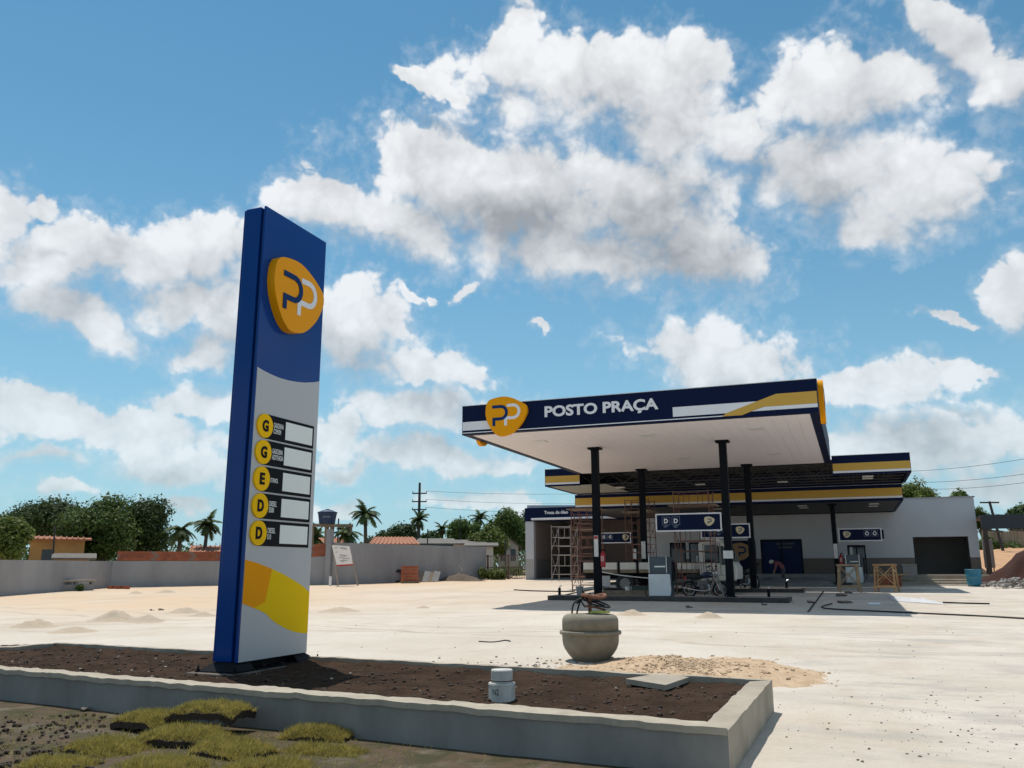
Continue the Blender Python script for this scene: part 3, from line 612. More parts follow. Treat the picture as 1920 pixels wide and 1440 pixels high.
# turf slabs in front of the near planter wall
def turf(k, x, y, z, rz, w, l, lab):
    c = atz(x, y, z); root = thing('turf_slab', lab, 'turf', (c.x, c.y, z - .05), rz, 'cut turf slabs piled by the planter'); mb = MB(); nx_, ny_ = 18, 14; rn = random.Random(k)
    def tz(u, v): return .035 + .008 * math.sin(2.2 * u + k) + .022 * fbm(u, v, 2.6, 4, k * 2.) - .10 * max(0, abs(u) - .5) ** 1.2 - .08 * max(0, abs(v) - .5)
    top = {}
    for j in range(ny_ + 1):
        for i in range(nx_ + 1):
            u, v = 2 * i / nx_ - 1, 2 * j / ny_ - 1; e = 1 + .13 * fbm(u, v, 3, 3, k); mb.v.append((u * w * e, v * l * e, tz(u, v)))
    m0 = len(mb.v)
    for j in range(ny_ + 1):
        for i in range(nx_ + 1):
            X_, Y_, Z_ = mb.v[j * (nx_ + 1) + i]; mb.v.append((X_ * .97, Y_ * .97, Z_ - .06 - .010 * fbm(X_, Y_, 9, 2, k)))
    W_ = nx_ + 1
    for j in range(ny_):
        for i in range(nx_):
            a = j * W_ + i; mb.f.append((a, a + 1, a + W_ + 1, a + W_)); b = a + m0; mb.f.append((b, b + W_, b + W_ + 1, b + 1))
    for i in range(nx_):
        a = i; mb.f.append((a, a + m0, a + 1 + m0, a + 1)); a = ny_ * W_ + i; mb.f.append((a, a + 1, a + 1 + m0, a + m0))
    for j in range(ny_):
        a = j * W_; mb.f.append((a, a + W_, a + W_ + m0, a + m0)); a = j * W_ + nx_; mb.f.append((a, a + m0, a + W_ + m0, a + W_))
    local(mb, 'soil_mat', TURFS, root)
    gb = MB()
    for _ in range(6500):
        u, v = rn.uniform(-1, 1), rn.uniform(-1, 1); X_, Y_ = u * w, v * l; Z_ = tz(u, v); a = rn.uniform(0, 6.3); h = rn.choice((.012, .02, .03, .05)) * rn.uniform(.6, 1.4); ww = .005
        dx, dy = math.cos(a) * ww, math.sin(a) * ww; lx, ly = rn.gauss(0, .022), rn.gauss(0, .022)
        i = len(gb.v); gb.v += [(X_ - dx, Y_ - dy, Z_ - .004), (X_ + dx, Y_ + dy, Z_ - .004), (X_ + lx, Y_ + ly, Z_ + h)]; gb.f.append((i, i + 1, i + 2))
    tag(local(gb, 'grass', GRASSB, root), kind='stuff')
TF = [(398, 1320, .25, .1, .36, .20, 'topmost turf slab leaning highest against the planter wall'), (285, 1338, .14, -.2, .34, .2, 'turf slab second from top left of the highest slab'), (345, 1368, .11, .3, .36, .24, 'turf slab in the middle of the pile below the top two'),
      (205, 1392, .06, -.1, .34, .24, 'turf slab at the left end of the pile'), (440, 1392, .09, -.2, .34, .22, 'turf slab at centre right of the pile below the highest slab'), (110, 1425, .04, .2, .3, .2, 'leftmost lowest turf slab by dark clods'),
      (305, 1425, .045, .0, .36, .22, 'lowest turf slab at the bottom centre of the pile'), (500, 1430, .04, .4, .34, .2, 'lowest turf slab right of bottom centre'), (598, 1366, .08, .05, .32, .18, 'upper turf slab of the right hand pile'), (690, 1362, .06, -.15, .26, .16, 'rightmost turf slab drooping at the pile end'),
      (610, 1402, .035, .1, .36, .2, 'bottom turf slab of the right hand pile')]
for k, a in enumerate(TF): turf(k, *a)
mb = MB(); rn = random.Random(5)
for _ in range(420):
    c = atz(rn.uniform(-80, 200), rn.uniform(1338, 1440), 0.02); stone_mesh(mb, c.x, c.y, .01, rn.choice((.006, .01, .014, .022, .035)), rn)
o = mb.build('wall_foot_clods', TURFS); tag(o, 'dark clods heaped at the foot of the planter wall', 'soil', kind='stuff')
gb = MB(); rn = random.Random(15)
for _ in range(5200):
    c = atz(rn.gauss(330, 210), rn.uniform(1340, 1446), 0.0)
    if fbm(c.x, c.y, 1.4, 3) < -.05 or inpoly(c.x, c.y, inset(PO, -.05)): continue
    a = rn.uniform(0, 6.3); h = rn.uniform(.012, .05); dx, dy = math.cos(a) * .004, math.sin(a) * .004; i = len(gb.v); z = gh(c.x, c.y)
    gb.v += [(c.x - dx, c.y - dy, z - .003), (c.x + dx, c.y + dy, z - .003), (c.x + rn.gauss(0, .02), c.y + rn.gauss(0, .02), z + h)]; gb.f.append((i, i + 1, i + 2))
o = gb.build('verge_grass', GRASSB); tag(o, 'sparse dry grass blades between the turf slabs', 'grass', kind='stuff')
cq = atz(160, 1328, .03); solo(stone_mesh(MB(), 0, 0, .02, .055, random.Random(2)), 'stone', STONEG, 'fist sized pale stone at the foot of the planter near wall', 'stone', (cq.x, cq.y, 0))
# ================================================================== forecourt canopies
def ring(mb, x0, x1, y0, y1, z0, z1, t):
    mb.box(x0, x1, y0, y0 + t, z0, z1); mb.box(x0, x1, y1 - t, y1, z0, z1)
    mb.box(x0, x0 + t, y0 + t, y1 - t, z0, z1); mb.box(x1 - t, x1, y0 + t, y1 - t, z0, z1); return mb
def rect(u0, u1, v0, v1): return [(u0, v0), (u1, v0), (u1, v1), (u0, v1)]
def column(parent, x, y, z0, z1, w=.27):
    o = MB().box(x - w / 2, x + w / 2, y - w / 2, y + w / 2, z0, z1).build('column', STEEL, parent, bevel=.012)
    MB().box(x - w * .9, x + w * .9, y - w * .9, y + w * .9, z1 - .07, z1 - .002).build('column_head', STEEL, o)
    MB().box(x - w * .72, x + w * .72, y - w * .72, y + w * .72, z0 + .002, z0 + .03).build('base_plate', STEEL, o); return o
def fixture(parent, x, y, z, on=False):
    MB().box(x - .24, x + .24, y - .24, y + .24, z - .035, z).build('light_fixture', LIGHTM, parent, bevel=.01)
# --- front canopy
X0, X1, CY0, CY1, Z0, Z1 = -12.70, -.64, 27.0, 41.0, 6.18, 7.225
c1 = thing('fuel_canopy', 'front fuel canopy with big white lettering and pale soffit on dark columns', 'canopy', (-6.65, 34, gz(34)))
FF = front(CY0)
MB().box(X0, X1, CY0, CY0 + .16, Z0, Z1).build('front_fascia', NAVY, c1); MB().box(X0, X1, CY1 - .16, CY1, Z0 + .02, Z1).build('rear_fascia', NAVY, c1)
MB().box(X0, X0 + .16, CY0 + .161, CY1 - .161, Z0, Z1).build('side_fascia', NAVY, c1); MB().box(X1 - .16, X1, CY0 + .161, CY1 - .161, Z0, Z1).build('side_fascia', NAVY, c1)
ring(MB(), X0 + .162, X1 - .162, CY0 + .162, CY1 - .162, Z0 + .004, Z0 + .03, .11).build('soffit_border', NAVY, c1)
for k in range(29):                                     # soffit boards run front to back
    a = X0 + .275 + (X1 - X0 - .55) * k / 29; b = X0 + .275 + (X1 - X0 - .55) * (k + 1) / 29 - .006
    MB().box(a, b, CY0 + .275, CY1 - .275, Z0 + .012, Z0 + .03).build('soffit_board', SOFF, c1)
MB().box(X0 + .162, X1 - .162, CY0 + .162, CY1 - .162, Z0 + .034, Z0 + .05).build('soffit_backing', SOFF, c1)
MB().box(X0 + .162, X1 - .162, CY0 + .162, CY1 - .162, 6.88, 6.93).build('roof_deck', SHEET, c1)
mb = MB(); ring(mb, X0 - .012, X1 + .012, CY0 - .012, CY1 + .012, Z1 + .001, Z1 + .02, .2); mb.build('top_flashing', mat('pale metal flashing', (.62, .63, .65), .4), c1)
MB().prism(rect(X0 + .02, -11.55, 6.335, 6.645), FF, .001, .006).build('white_stripe', WHITE, c1)
MB().prism(rect(X0 + .02, -3.5, 6.232, 6.262), FF, .001, .006).build('white_line', WHITE, c1)
MB().prism([(-5.115, 6.33), (-3.42, 6.33), (-2.45, 6.645), (-5.115, 6.645)], FF, .001, .006).build('white_stripe', WHITE, c1)
MB().prism([(-3.55, 6.235), (-2.93, 6.235), (-2.65, 6.333), (-2.25, 6.455), (-.66, 6.455), (-.66, 6.84), (-1.86, 6.84), (-2.45, 6.647), (-3.42, 6.328)], FF, .001, .0065).build('gold_stripe', GOLD, c1)
MB().prism([(-2.63, 6.335), (-.66, 6.335), (-.66, 6.451), (-2.24, 6.451)], FF, .001, .006).build('white_stripe', WHITE, c1)
text('POSTO PRAÇA', -9.55, -5.58, 6.53, 7.0, FF, .001, .02, WHITE, c1, 'canopy_lettering', .034)
logo(c1, FF, -10.945, 6.74, 1.0, .13)
logo(c1, sidel(X0), 29.0, 6.74, 1.0, .13); logo(c1, side(X1), 28.6, 6.74, 1.0, .16)
for x in (-10.62, -6.55, -2.75):
    for y in (29.5, 36.5): fixture(c1, x, y, Z0 + .012)
ZI = .335
for x, y in ((-9.22, 32.0), (-4.25, 32.0), (-9.22, 40.0), (-4.28, 40.0)): column(c1, x, y, gz(y) + .16 if y > 35 else ZI + .15, Z0 + .012)
# --- middle canopy, open trusses underneath
def striped(parent, x0, x1, y, zs, gx=None):
    fn = front(y); zg1, zg0, zw0 = zs
    MB().prism(rect(x0 + .02, x1 - .02, zg0, zg1), fn, .001, .006).build('gold_stripe', GOLD, parent)
    MB().prism(rect(x0 + .02, x1 - .02, zw0, zg0 - .004), fn, .001, .006).build('white_stripe', WHITE, parent)
def roof(root, x0, x1, y0, y1, z0, z1, zs, lights, soff=None, parts=None):
    for (a, b) in (parts or [(x0, x1)]):
        MB().box(a, b, y0, y0 + .14, z0, z1).build('front_fascia', NAVY, root); MB().box(a - .012, b + .012, y0 - .012, y0 + .16, z1 + .001, z1 + .02).build('top_flashing', MATS['pale metal flashing'], root); striped(root, a, b, y0, zs)
    MB().box(x0 + .141, x1 - .141, y1 - .1, y1, z0 - .03, z1).build('rear_fascia', NAVY, root)
    MB().box(x0, x0 + .14, y0 + .141, y1, z0, z1).build('side_fascia', NAVY, root); MB().box(x1 - .14, x1, y0 + .141, y1, z0, z1).build('side_fascia', NAVY, root)
    mb = MB(); n = int((x1 - x0 - .3) / .25)            # ribbed roof sheet
    for k in range(n):
        a = x0 + .15 + (x1 - x0 - .3) * k / n; w = (x1 - x0 - .3) / n; zz = z1 - .14
        mb.quad((a, y0 + .15, zz), (a + w * .6, y0 + .15, zz), (a + w * .6, y1, zz), (a, y1, zz)); mb.quad((a + w * .6, y0 + .15, zz), (a + w * .8, y0 + .15, zz + .05), (a + w * .8, y1, zz + .05), (a + w * .6, y1, zz)); mb.quad((a + w * .8, y0 + .15, zz + .05), (a + w, y0 + .15, zz), (a + w, y1, zz), (a + w * .8, y1, zz + .05))
    mb.build('roof_sheet', SHEET, root)
    if soff: MB().box(x0 + .145, x1 - .145, y0 + .145, y1 - .01, z0 + .02, z0 + .05).build('soffit', soff, root)
    else:
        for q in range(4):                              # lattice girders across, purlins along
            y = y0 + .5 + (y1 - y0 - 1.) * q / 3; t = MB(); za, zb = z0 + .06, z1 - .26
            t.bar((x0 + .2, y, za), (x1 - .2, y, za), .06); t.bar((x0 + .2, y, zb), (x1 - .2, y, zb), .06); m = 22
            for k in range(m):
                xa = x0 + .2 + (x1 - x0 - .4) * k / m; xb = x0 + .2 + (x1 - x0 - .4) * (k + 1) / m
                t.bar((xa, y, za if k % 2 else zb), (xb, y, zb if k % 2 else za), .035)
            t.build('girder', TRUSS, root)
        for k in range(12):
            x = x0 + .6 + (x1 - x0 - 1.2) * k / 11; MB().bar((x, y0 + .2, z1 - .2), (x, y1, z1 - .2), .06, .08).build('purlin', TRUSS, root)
    for x, y in lights: fixture(root, x, y, z0 + (.018 if soff else .04))
c2 = thing('middle_canopy', 'wider navy and gold canopy with open girders behind the front canopy', 'canopy', (-6, 43.7, gz(43.7)))
roof(c2, -14.62, 2.68, 41.25, 46.35, 5.665, 6.545, (6.19, 5.85, 5.75), [(-11.2, 43.5), (-7, 43.5), (-3, 43.8), (.9, 42.6), (.9, 43.6)], parts=[(-14.62, -12.72), (-.60, 2.68)])
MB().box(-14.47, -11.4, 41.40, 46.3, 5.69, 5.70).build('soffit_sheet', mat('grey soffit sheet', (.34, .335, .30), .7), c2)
c3 = thing('rear_canopy', 'low navy and gold canopy joining the forecourt to the station building', 'canopy', (-6, 51, gz(51)))
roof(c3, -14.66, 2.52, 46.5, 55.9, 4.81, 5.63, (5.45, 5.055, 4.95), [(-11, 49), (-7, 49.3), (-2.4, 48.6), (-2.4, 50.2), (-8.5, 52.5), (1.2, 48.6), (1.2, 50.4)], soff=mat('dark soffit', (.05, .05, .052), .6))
for x in (-11.62, -6.3, -.87): column(c3, x, 48.1, gz(48.1) + .14, 4.83, .24)

# ================================================================== fuel islands and what stands on them
def island(x0, x1, y0, y1, h, lab):
    z = gz(y0) - .03; r = thing('fuel_island', lab, 'fuel island', ((x0 + x1) / 2, (y0 + y1) / 2, z), 0, 'black edged fuel islands'); z1 = gz((y0 + y1) / 2) + h
    ring(MB(), x0, x1, y0, y1, z, z1, .12).build('kerb', mat('black kerb paint', (.018, .018, .02), .6, (.05, .048, .045), scale=5, var=1), r, bevel=.012)
    MB().box(x0 + .121, x1 - .121, y0 + .121, y1 - .121, z, z1 - .006).build('island_top', CONCD, r); return z1
i1 = island(-11.02, -2.2, 31.25, 32.75, .155, 'nearest black edged fuel island under the front canopy'); i2 = island(-11.02, -2.15, 39.25, 40.75, .155, 'second black edged fuel island behind the parked truck'); i3 = island(-13.0, -.2, 47.35, 48.85, .14, 'farthest black edged fuel island before the station building')
def pump(x, y, z, lab, dark=False):
    r = thing('fuel_pump', lab, 'fuel pump', (x, y, z), 0, 'fuel pumps on the islands'); B = mat('pump slate blue', (.020, .032, .055), .35); Wp = mat('pump light panel', (.74, .78, .80), .4)
    local(MB().box(-.42, .42, -.24, .24, 0, 1.43), 'cabinet', B, r, bevel=.015)
    pts = [(-.44, .02), (.36, .02), (.39, .25), (.36, .80), (-.44, .80)]
    local(MB().prism(pts, front(-.242), 0, .018), 'lower_panel', Wp, r)
    local(MB().prism(rect(-.37, .22, .86, 1.42), front(-.241), 0, .012), 'display_panel', mat('pump display', (.05, .075, .10), .25), r)
    for u in (-.40, .25): local(MB().prism(rect(u - .015, u + .015, .84, 1.44), front(-.241), 0, .03), 'display_trim', CHROME, r)
    local(MB().prism(rect(-.20, .2, 1.05, 1.10), front(-.253), 0, .004), 'price_window', DISP, r)
    local(MB().box(.44, .50, -.06, .06, .55, 1.25), 'nozzle_holder', BLACKP, r)
    local(MB().tube(curl([(.46, -.1, 1.3), (.56, -.18, 1.1), (.58, -.2, .5), (.52, -.22, .18), (.46, -.2, .4), (.47, -.1, .8)]), .018, 7), 'hose', RUB, r, smooth=True)
    local(MB().tube(curl([(-.44, -.1, .5), (-.56, -.2, .3), (-.55, -.25, .05), (-.47, -.24, .02)]), .018, 7), 'hose', RUB, r, smooth=True); return r
pump(-6.74, 31.95, i1, 'white and slate fuel pump nearest, on the front island'); pump(-6.3, 39.95, i2, 'fuel pump on the second island behind the motorcycle')
pump(-.02, 48.05, i3, 'fuel pump at the rear island behind the wooden trestle')
def bollard(x, y, z, lab):
    r = thing('guard_post', lab, 'guard post', (x, y, z), 0, 'guard posts on the islands')
    local(MB().lathe([(.055, 0), (.055, .26), (.05, .28), (.01, .285)], 14), 'post', BLACKP, r); local(MB().tube([(0, 0, .27), (.02, 0, .34), (.09, 0, .36)], .022, 7), 'cap_pipe', CHROME, r)
bollard(-10.75, 31.9, i1, 'short black guard post at the left end of nearest island'); bollard(-2.95, 32.2, i1, 'short black guard post at the right end of nearest island'); bollard(-2.9, 40.2, i2, 'short black guard post at the right end of second island')
def hang_sign(x0, x1, z0, z1, y, lab, letters, lx, logox, icons=False):
    r = thing('fuel_sign', lab, 'sign', ((x0 + x1) / 2, y, z0), 0, 'fuel signs fixed to the columns'); fn = front(y)
    MB().box(x0, x1, y, y + .10, z0, z1).build('sign_box', WHITE, r); MB().prism(rect(x0 + .05, x1 - .05, z0 + .05, z1 - .05), fn, .001, .006).build('navy_face', NAVY, r)
    for k, l in enumerate(letters):
        u = lx + k * .37; zc = (z0 + z1) / 2 + .06
        fr = MB()
        for q in (rect(u - .15, u + .15, zc + .14, zc + .15), rect(u - .15, u + .15, zc - .15, zc - .14), rect(u - .15, u - .14, zc - .14, zc + .14), rect(u + .14, u + .15, zc - .14, zc + .14)): fr.prism(q, fn, .005, .009)
        fr.build('letter_frame', mat('pale blue line', (.28, .34, .45), .5), r)
        if icons:
            mb = MB(); dr = [(u + a * .085, zc + b * .085) for a, b in ((0, 1.35), (.55, .62), (.9, 0), (.8, -.5), (.45, -.9), (0, -1.02), (-.45, -.9), (-.8, -.5), (-.9, 0), (-.55, .62), (0, 1.35))]; mb.ribbon(dr, .045, fn, .005, .011); mb.build('drop_icon', WHITE, r)
        else: text(l, u - .075, u + .075, zc - .085, zc + .085, fn, .005, .011, WHITE, r, 'fuel_letter', .04)
        if not icons and l == 'D': text('DIESEL\n' + ('S10' if k == 0 else 'S500'), u - .09, u + .09, zc - .25, zc - .17, fn, .005, .009, MATS['pale blue line'], r, 'fuel_name', .01)
    logo(r, fn, logox, (z0 + z1) / 2 + .02, .24, .012, 'logo', mat('pale gold emblem', (.70, .60, .38), .5), both=False, d0=.004)
    MB().box(x1 - .01, x1 + .10, y + .02, y + .08, z0 + .1, z1 - .1).build('bracket', STEEL, r)
hang_sign(-6.87, -4.42, 2.85, 3.52, 31.86, 'navy fuel sign with two D letters nearest, on front column', 'DD', -6.47, -4.86)
hang_sign(-6.5, -4.28, 2.85, 3.50, 39.86, 'navy fuel sign on the second island half hidden behind front sign', 'DD', -6.05, -4.72)
hang_sign(-13.7, -11.8, 2.93, 3.54, 47.95, 'navy fuel sign with G letter left behind the scaffolding', 'GG', -13.4, -12.1)
hang_sign(-.66, 1.42, 2.87, 3.53, 47.95, 'navy fuel sign with drop icons right on rear column', 'GG', .72, -.25, icons=True)
def notice(x, y, w, z0, z1, lab, m=PAPER): return solo(MB().box(-w / 2, w / 2, -.004, 0, 0, z1 - z0), 'notice', m, lab, 'notice', (x, y - .004, z0), 'paper notices on the columns')
n1 = notice(-9.22, 31.86, .17, 1.95, 2.75, 'tall white notice with red head on left front column')
MB().prism(rect(-9.295, -9.145, 2.62, 2.73), front(31.855), .001, .004).build('red_heading', RED, n1, off=(-9.22, 31.856, 1.95))
notice(-4.25, 31.86, .36, 1.85, 2.13, 'white paper sheet taped to the right front column'); notice(-9.22, 39.86, .2, 1.95, 2.75, 'tall white notice on the left second row column'); notice(-11.62, 47.975, .2, 2.0, 2.6, 'small white notice on the left rear column'); notice(-.87, 47.975, .2, 2.0, 2.75, 'tall white notice on the right rear column')
def extinguisher(x, y, z, lab):
    r = thing('fire_extinguisher', lab, 'fire extinguisher', (x, y, z), 0, 'red fire extinguishers on columns')
    local(MB().lathe([(.02, 0), (.09, .01), (.095, .05), (.095, .48), (.07, .55), (.03, .58), (.03, .62), (.02, .63)], 16), 'cylinder', RED, r, smooth=True); local(MB().box(-.03, .09, -.02, .02, .62, .67), 'valve_handle', BLACKP, r); local(MB().tube(curl([(.05, 0, .64), (.13, 0, .55), (.12, 0, .2)]), .014, 6), 'hose', RUB, r)
    local(MB().prism(rect(-.06, .06, .22, .42), front(-.093), 0, .006), 'label', mat('pale red label', (.65, .35, .33), .5), r)
extinguisher(-8.97, 31.9, 1.55, 'red fire extinguisher hung on the left front column'); extinguisher(-.64, 48.0, 1.6, 'dark red fire extinguisher hung on the right rear column')

# ================================================================== the station building
BY = 56.0; FL = 1.17
bd = thing('station_building', 'low white station building with brown tiled dado behind the canopies', 'building', (-7, 60, .73))
holes = [(-11.2, -10.15, FL, 3.16), (-9.95, -9.3, FL, 3.16), (-5.45, -2.94, FL, 3.28), (-.35, .68, FL, 2.87), (3.33, 6.26, FL, 3.3)]
mb = wall_holes(MB(), -12.9, 6.78, FL + .93, 5.56, BY, BY + .2, [(a, b, max(c, FL + .93), d) for a, b, c, d in holes]); mb.build('front_wall', PAINT, bd)
mb = wall_holes(MB(), -12.9, 6.78, .5, FL + .925, BY - .012, BY + .2, holes); mb.build('tiled_dado', TILE, bd)
MB().box(6.58, 6.78, BY + .201, 66, .5, 5.56).build('side_wall', PAINT, bd); MB().box(-12.9, 6.57, 65.8, 66, .5, 5.5).build('back_wall', PAINT, bd)
MB().box(-12.9, 6.57, BY + .21, 65.79, 5.2, 5.3).build('roof_slab', CONCD, bd); MB().box(-12.9, 6.57, BY + .21, 65.79, 1.0, FL - .002).build('floor', CONCD, bd)
MB().box(-12.9, 6.85, BY - .06, BY + .26, 5.561, 5.62).build('parapet_cap', mat('parapet cap', (.42, .42, .43), .8), bd)
for x in (-12.8, 2.6, -2.0): MB().box(x, x + .12, BY + .21, 65.7, FL, 5.19).build('partition_wall', TAUPE, bd)
MB().box(2.73, 6.56, 60.2, 60.3, FL, 5.19).build('partition_wall', DARK, bd)
def glazed(x0, x1, z0, z1, n, pane=GLASS):
    d = MB().prism(rect(x0 + .02, x1 - .02, z0, z1 - .02), front(BY + .1), 0, .02).build('shopfront', pane, bd)
    for k in range(n + 1):
        u = x0 + .04 + (x1 - x0 - .08) * k / n; MB().prism(rect(u - .035, u + .035, z0, z1 - .02), front(BY + .08), 0, .05).build('frame', STEEL, d)
    MB().prism(rect(x0 + .02, x1 - .02, z1 - .10, z1 - .02), front(BY + .078), 0, .045).build('frame', STEEL, d); return d
glazed(-11.2, -10.15, FL, 3.16, 1); glazed(-9.95, -9.3, FL, 3.16, 1); sf = glazed(-5.45, -2.94, FL, 3.28, 2, mat('navy tinted glass', (.004, .018, .080), .3, spec=.12)); dr = glazed(-.35, .68, FL, 2.87, 2)
MB().prism(rect(-.2, -.05, 1.7, 2.75), front(BY + .075), 0, .006).build('poster', PAPER, dr)
for z, w in ((3.0, 1.1), (2.78, .8)): MB().prism(rect(-3.95 - w / 2, -3.95 + w / 2, z - .06, z + .06), front(BY + .079), 0, .004).build('faded_lettering_strip', mat('faded glass vinyl', (.035, .05, .055), .4), sf)
MB().prism(rect(-7.55, -5.75, FL + .02, 3.22), front(BY - .014), 0, .03).build('navy_wall_panel', NAVY, bd); logo(bd, front(BY - .044), -6.6, 2.55, .78, .02, 'wall_logo', mat('brown gold emblem', (.42, .24, .10), .5), both=False)
# steps and plinth on the right
mb_ = [(1.02, 53.2), (.90, 51.6), (.78, 50.0), (.68, 48.6)]
for k, (z, y) in enumerate(mb_):
    MB().box(1.7 - .15 * k, 6.9 + .05 * k, y, (BY - .02 if k == 0 else mb_[k - 1][1] - .003), .3, z + .1 * (k == 0)).build('step', CONC, bd, bevel=.01)
MB().box(-12.9, 1.68, 53.6, BY - .02, .3, FL - .006).build('walkway', CONCD, bd)
# --- oil change wing
wg = thing('oil_change_wing', 'white oil change bay with navy lettered band left of the canopies', 'building', (-17, 60, .73)); wx0, wx1 = -21.34, -12.95
MB().box(wx0, wx0 + .62, BY, BY + .3, .5, 4.75).build('front_pillar', PAINT, wg); MB().box(wx0, wx0 + .2, BY + .301, 64, .5, 5.75).build('side_wall', PAINT, wg)
MB().box(wx0, wx1, 63.8, 64, .5, 5.6).build('back_wall', TAUPE, wg); MB().box(wx0 + .62, wx0 + .66, BY + .31, 63.79, .5, 4.75).build('inner_wall', TAUPE, wg)
MB().box(wx0 + .665, wx0 + .69, BY + .32, 63.7, .5, 2.15).build('inner_dado', mat('grey dado paint', (.20, .185, .17), .8), wg); MB().box(wx0 + .02, wx0 + .6, BY - .006, BY - .001, .5, 2.15).build('pillar_dado', mat('light grey dado', (.42, .41, .40), .8), wg)
MB().box(wx1 - .2, wx1, BY + .1, 63.79, .5, 5.2).build('inner_wall', TAUPE, wg)
MB().box(wx0 - .03, wx1 - .003, BY - .05, BY + .35, 4.752, 5.68).build('navy_band', NAVY, wg); text('Troca de óleo', -19.9, -18.15, 5.22, 5.45, front(BY - .05), .001, .02, WHITE, wg, 'band_lettering', .03)
mb = MB().hexa([(wx0, BY + .352, 5.3), (wx1, BY + .352, 5.3), (wx1, 63.9, 5.3), (wx0, 63.9, 5.3), (wx0, BY + .352, 5.92), (wx1, BY + .352, 5.68), (wx1, 63.9, 5.68), (wx0, 63.9, 5.92)]); mb.build('roof', PAINT, wg)
MB().tube([(wx0 + .5, BY - .12, 4.9), (wx1, BY - .12, 4.9)], .085, 14).build('awning_roller', WHITE, wg, smooth=True)
MB().box(wx0 + .7, wx1 - .21, BY + .1, 63.7, .5, .82).build('bay_floor', CONCD, wg)
# --- dark steel porch right of the building
pc = thing('steel_porch', 'half built dark steel porch beam right of the station building', 'porch', (8.6, 55, .7))
MB().box(6.86, 14.5, 54.6, 54.85, 3.66, 4.44).build('front_beam', mat('dark slate cladding', (.022, .030, .038), .5), pc); MB().box(6.86, 14.5, 54.86, 60, 4.36, 4.42).build('roof_sheet', SHEET, pc)
MB().box(6.90, 7.12, 54.62, 54.84, .6, 3.655).build('post', mat('brown steel', (.05, .03, .025), .6), pc); MB().box(14.2, 14.42, 54.62, 54.84, .6, 3.655).build('post', MATS['brown steel'], pc)
for k in range(6): MB().bar((6.95 + k * 1.4, 54.9, 3.6), (8.35 + k * 1.4, 58, 3.6), .06, .1).build('rafter', TRUSS, pc)
# ================================================================== truck in the lane between the islands
TZ = gz(37.8)
tk = thing('flatbed_truck', 'cream flatbed truck parked in the lane behind the front fuel island', 'truck', (-8, 38, TZ))
def TB(mb, n, m, par=tk, **k): return mb.build(n, m, par, off=(-8, 38, TZ) if par is tk else (-8, 38, TZ), **k)
cy0, cy1 = 37.0, 38.95
prof = [(-6.16, TZ + .55), (-4.62, TZ + .55), (-4.60, TZ + 1.1), (-4.72, TZ + 1.28), (-5.02, TZ + 2.05), (-5.18, TZ + 2.14), (-6.12, TZ + 2.16), (-6.18, TZ + 2.08)]
cab = TB(MB().prism(prof, front(cy1), 0, cy1 - cy0), 'cab', TRUCKW, bevel=.05)
fnC = front(cy0)
TB(MB().prism([(-5.92, TZ + 1.28), (-5.30, TZ + 1.28), (-5.30, TZ + 1.98), (-5.38, TZ + 2.04), (-5.92, TZ + 2.04)], fnC, .001, .012), 'side_window', GLASS, cab)
TB(MB().prism([(-5.24, TZ + 1.2), (-4.86, TZ + 1.2), (-5.12, TZ + 1.98), (-5.24, TZ + 2.0)], fnC, .001, .012), 'quarter_window', GLASS, cab)
d = MB(); d.ribbon([(-5.98, TZ + .6), (-5.98, TZ + 2.08), (-5.27, TZ + 2.08), (-5.27, TZ + .8)], .02, fnC, .001, .006); TB(d, 'door_gap', BLACKP, cab)
TB(MB().box(-5.9, -5.76, cy0 - .03, cy0 - .012, TZ + 1.1, TZ + 1.14), 'door_handle', BLACKP, cab)
TB(MB().hexa([(-4.70, cy0 + .12, TZ + 1.33), (-4.70, cy1 - .12, TZ + 1.33), (-4.99, cy1 - .15, TZ + 2.0), (-4.99, cy0 + .15, TZ + 2.0), (-4.68, cy0 + .12, TZ + 1.34), (-4.68, cy1 - .12, TZ + 1.34), (-4.97, cy1 - .15, TZ + 2.01), (-4.97, cy0 + .15, TZ + 2.01)]), 'windscreen', GLASS, cab)
TB(MB().box(-4.66, -4.52, cy0 + .02, cy1 - .02, TZ + .42, TZ + .62), 'bumper', STEEL, cab)
TB(MB().hexa([(-5.95, cy0 + .15, TZ + 2.165), (-5.15, cy0 + .15, TZ + 2.165), (-5.15, cy1 - .15, TZ + 2.165), (-5.95, cy1 - .15, TZ + 2.165), (-5.9, cy0 + .2, TZ + 2.29), (-5.35, cy0 + .2, TZ + 2.29), (-5.35, cy1 - .2, TZ + 2.29), (-5.9, cy1 - .2, TZ + 2.29)]), 'roof_deflector', TRUCKW, cab)
TB(MB().tube([(-4.85, cy0, TZ + 2.1), (-4.72, cy0 - .22, TZ + 2.05), (-4.68, cy0 - .24, TZ + 1.75)], .016, 6), 'mirror_arm', BLACKP, cab); TB(MB().box(-4.74, -4.64, cy0 - .34, cy0 - .2, TZ + 1.45, TZ + 1.85), 'mirror', BLACKP, cab)
TB(MB().box(-11.35, -6.3, 37.4, 38.55, TZ + .62, TZ + .86), 'chassis', BLACKP); TB(MB().box(-11.4, -6.25, 36.95, 39.0, TZ + .88, TZ + 1.0), 'bed_floor', WOODG)
for k in range(6):
    a = -11.38 + .845 * k
    TB(MB().box(a + .08, a + .77, 36.92, 36.96, TZ + 1.02, TZ + 1.32), 'side_board', TRUCKW); TB(MB().box(a + .08, a + .77, 38.98, 39.02, TZ + 1.02, TZ + 1.32), 'side_board', TRUCKW)
    TB(MB().box(a - .04, a + .05, 36.9, 36.97, TZ + .88, TZ + 1.36), 'stake', BLACKP)
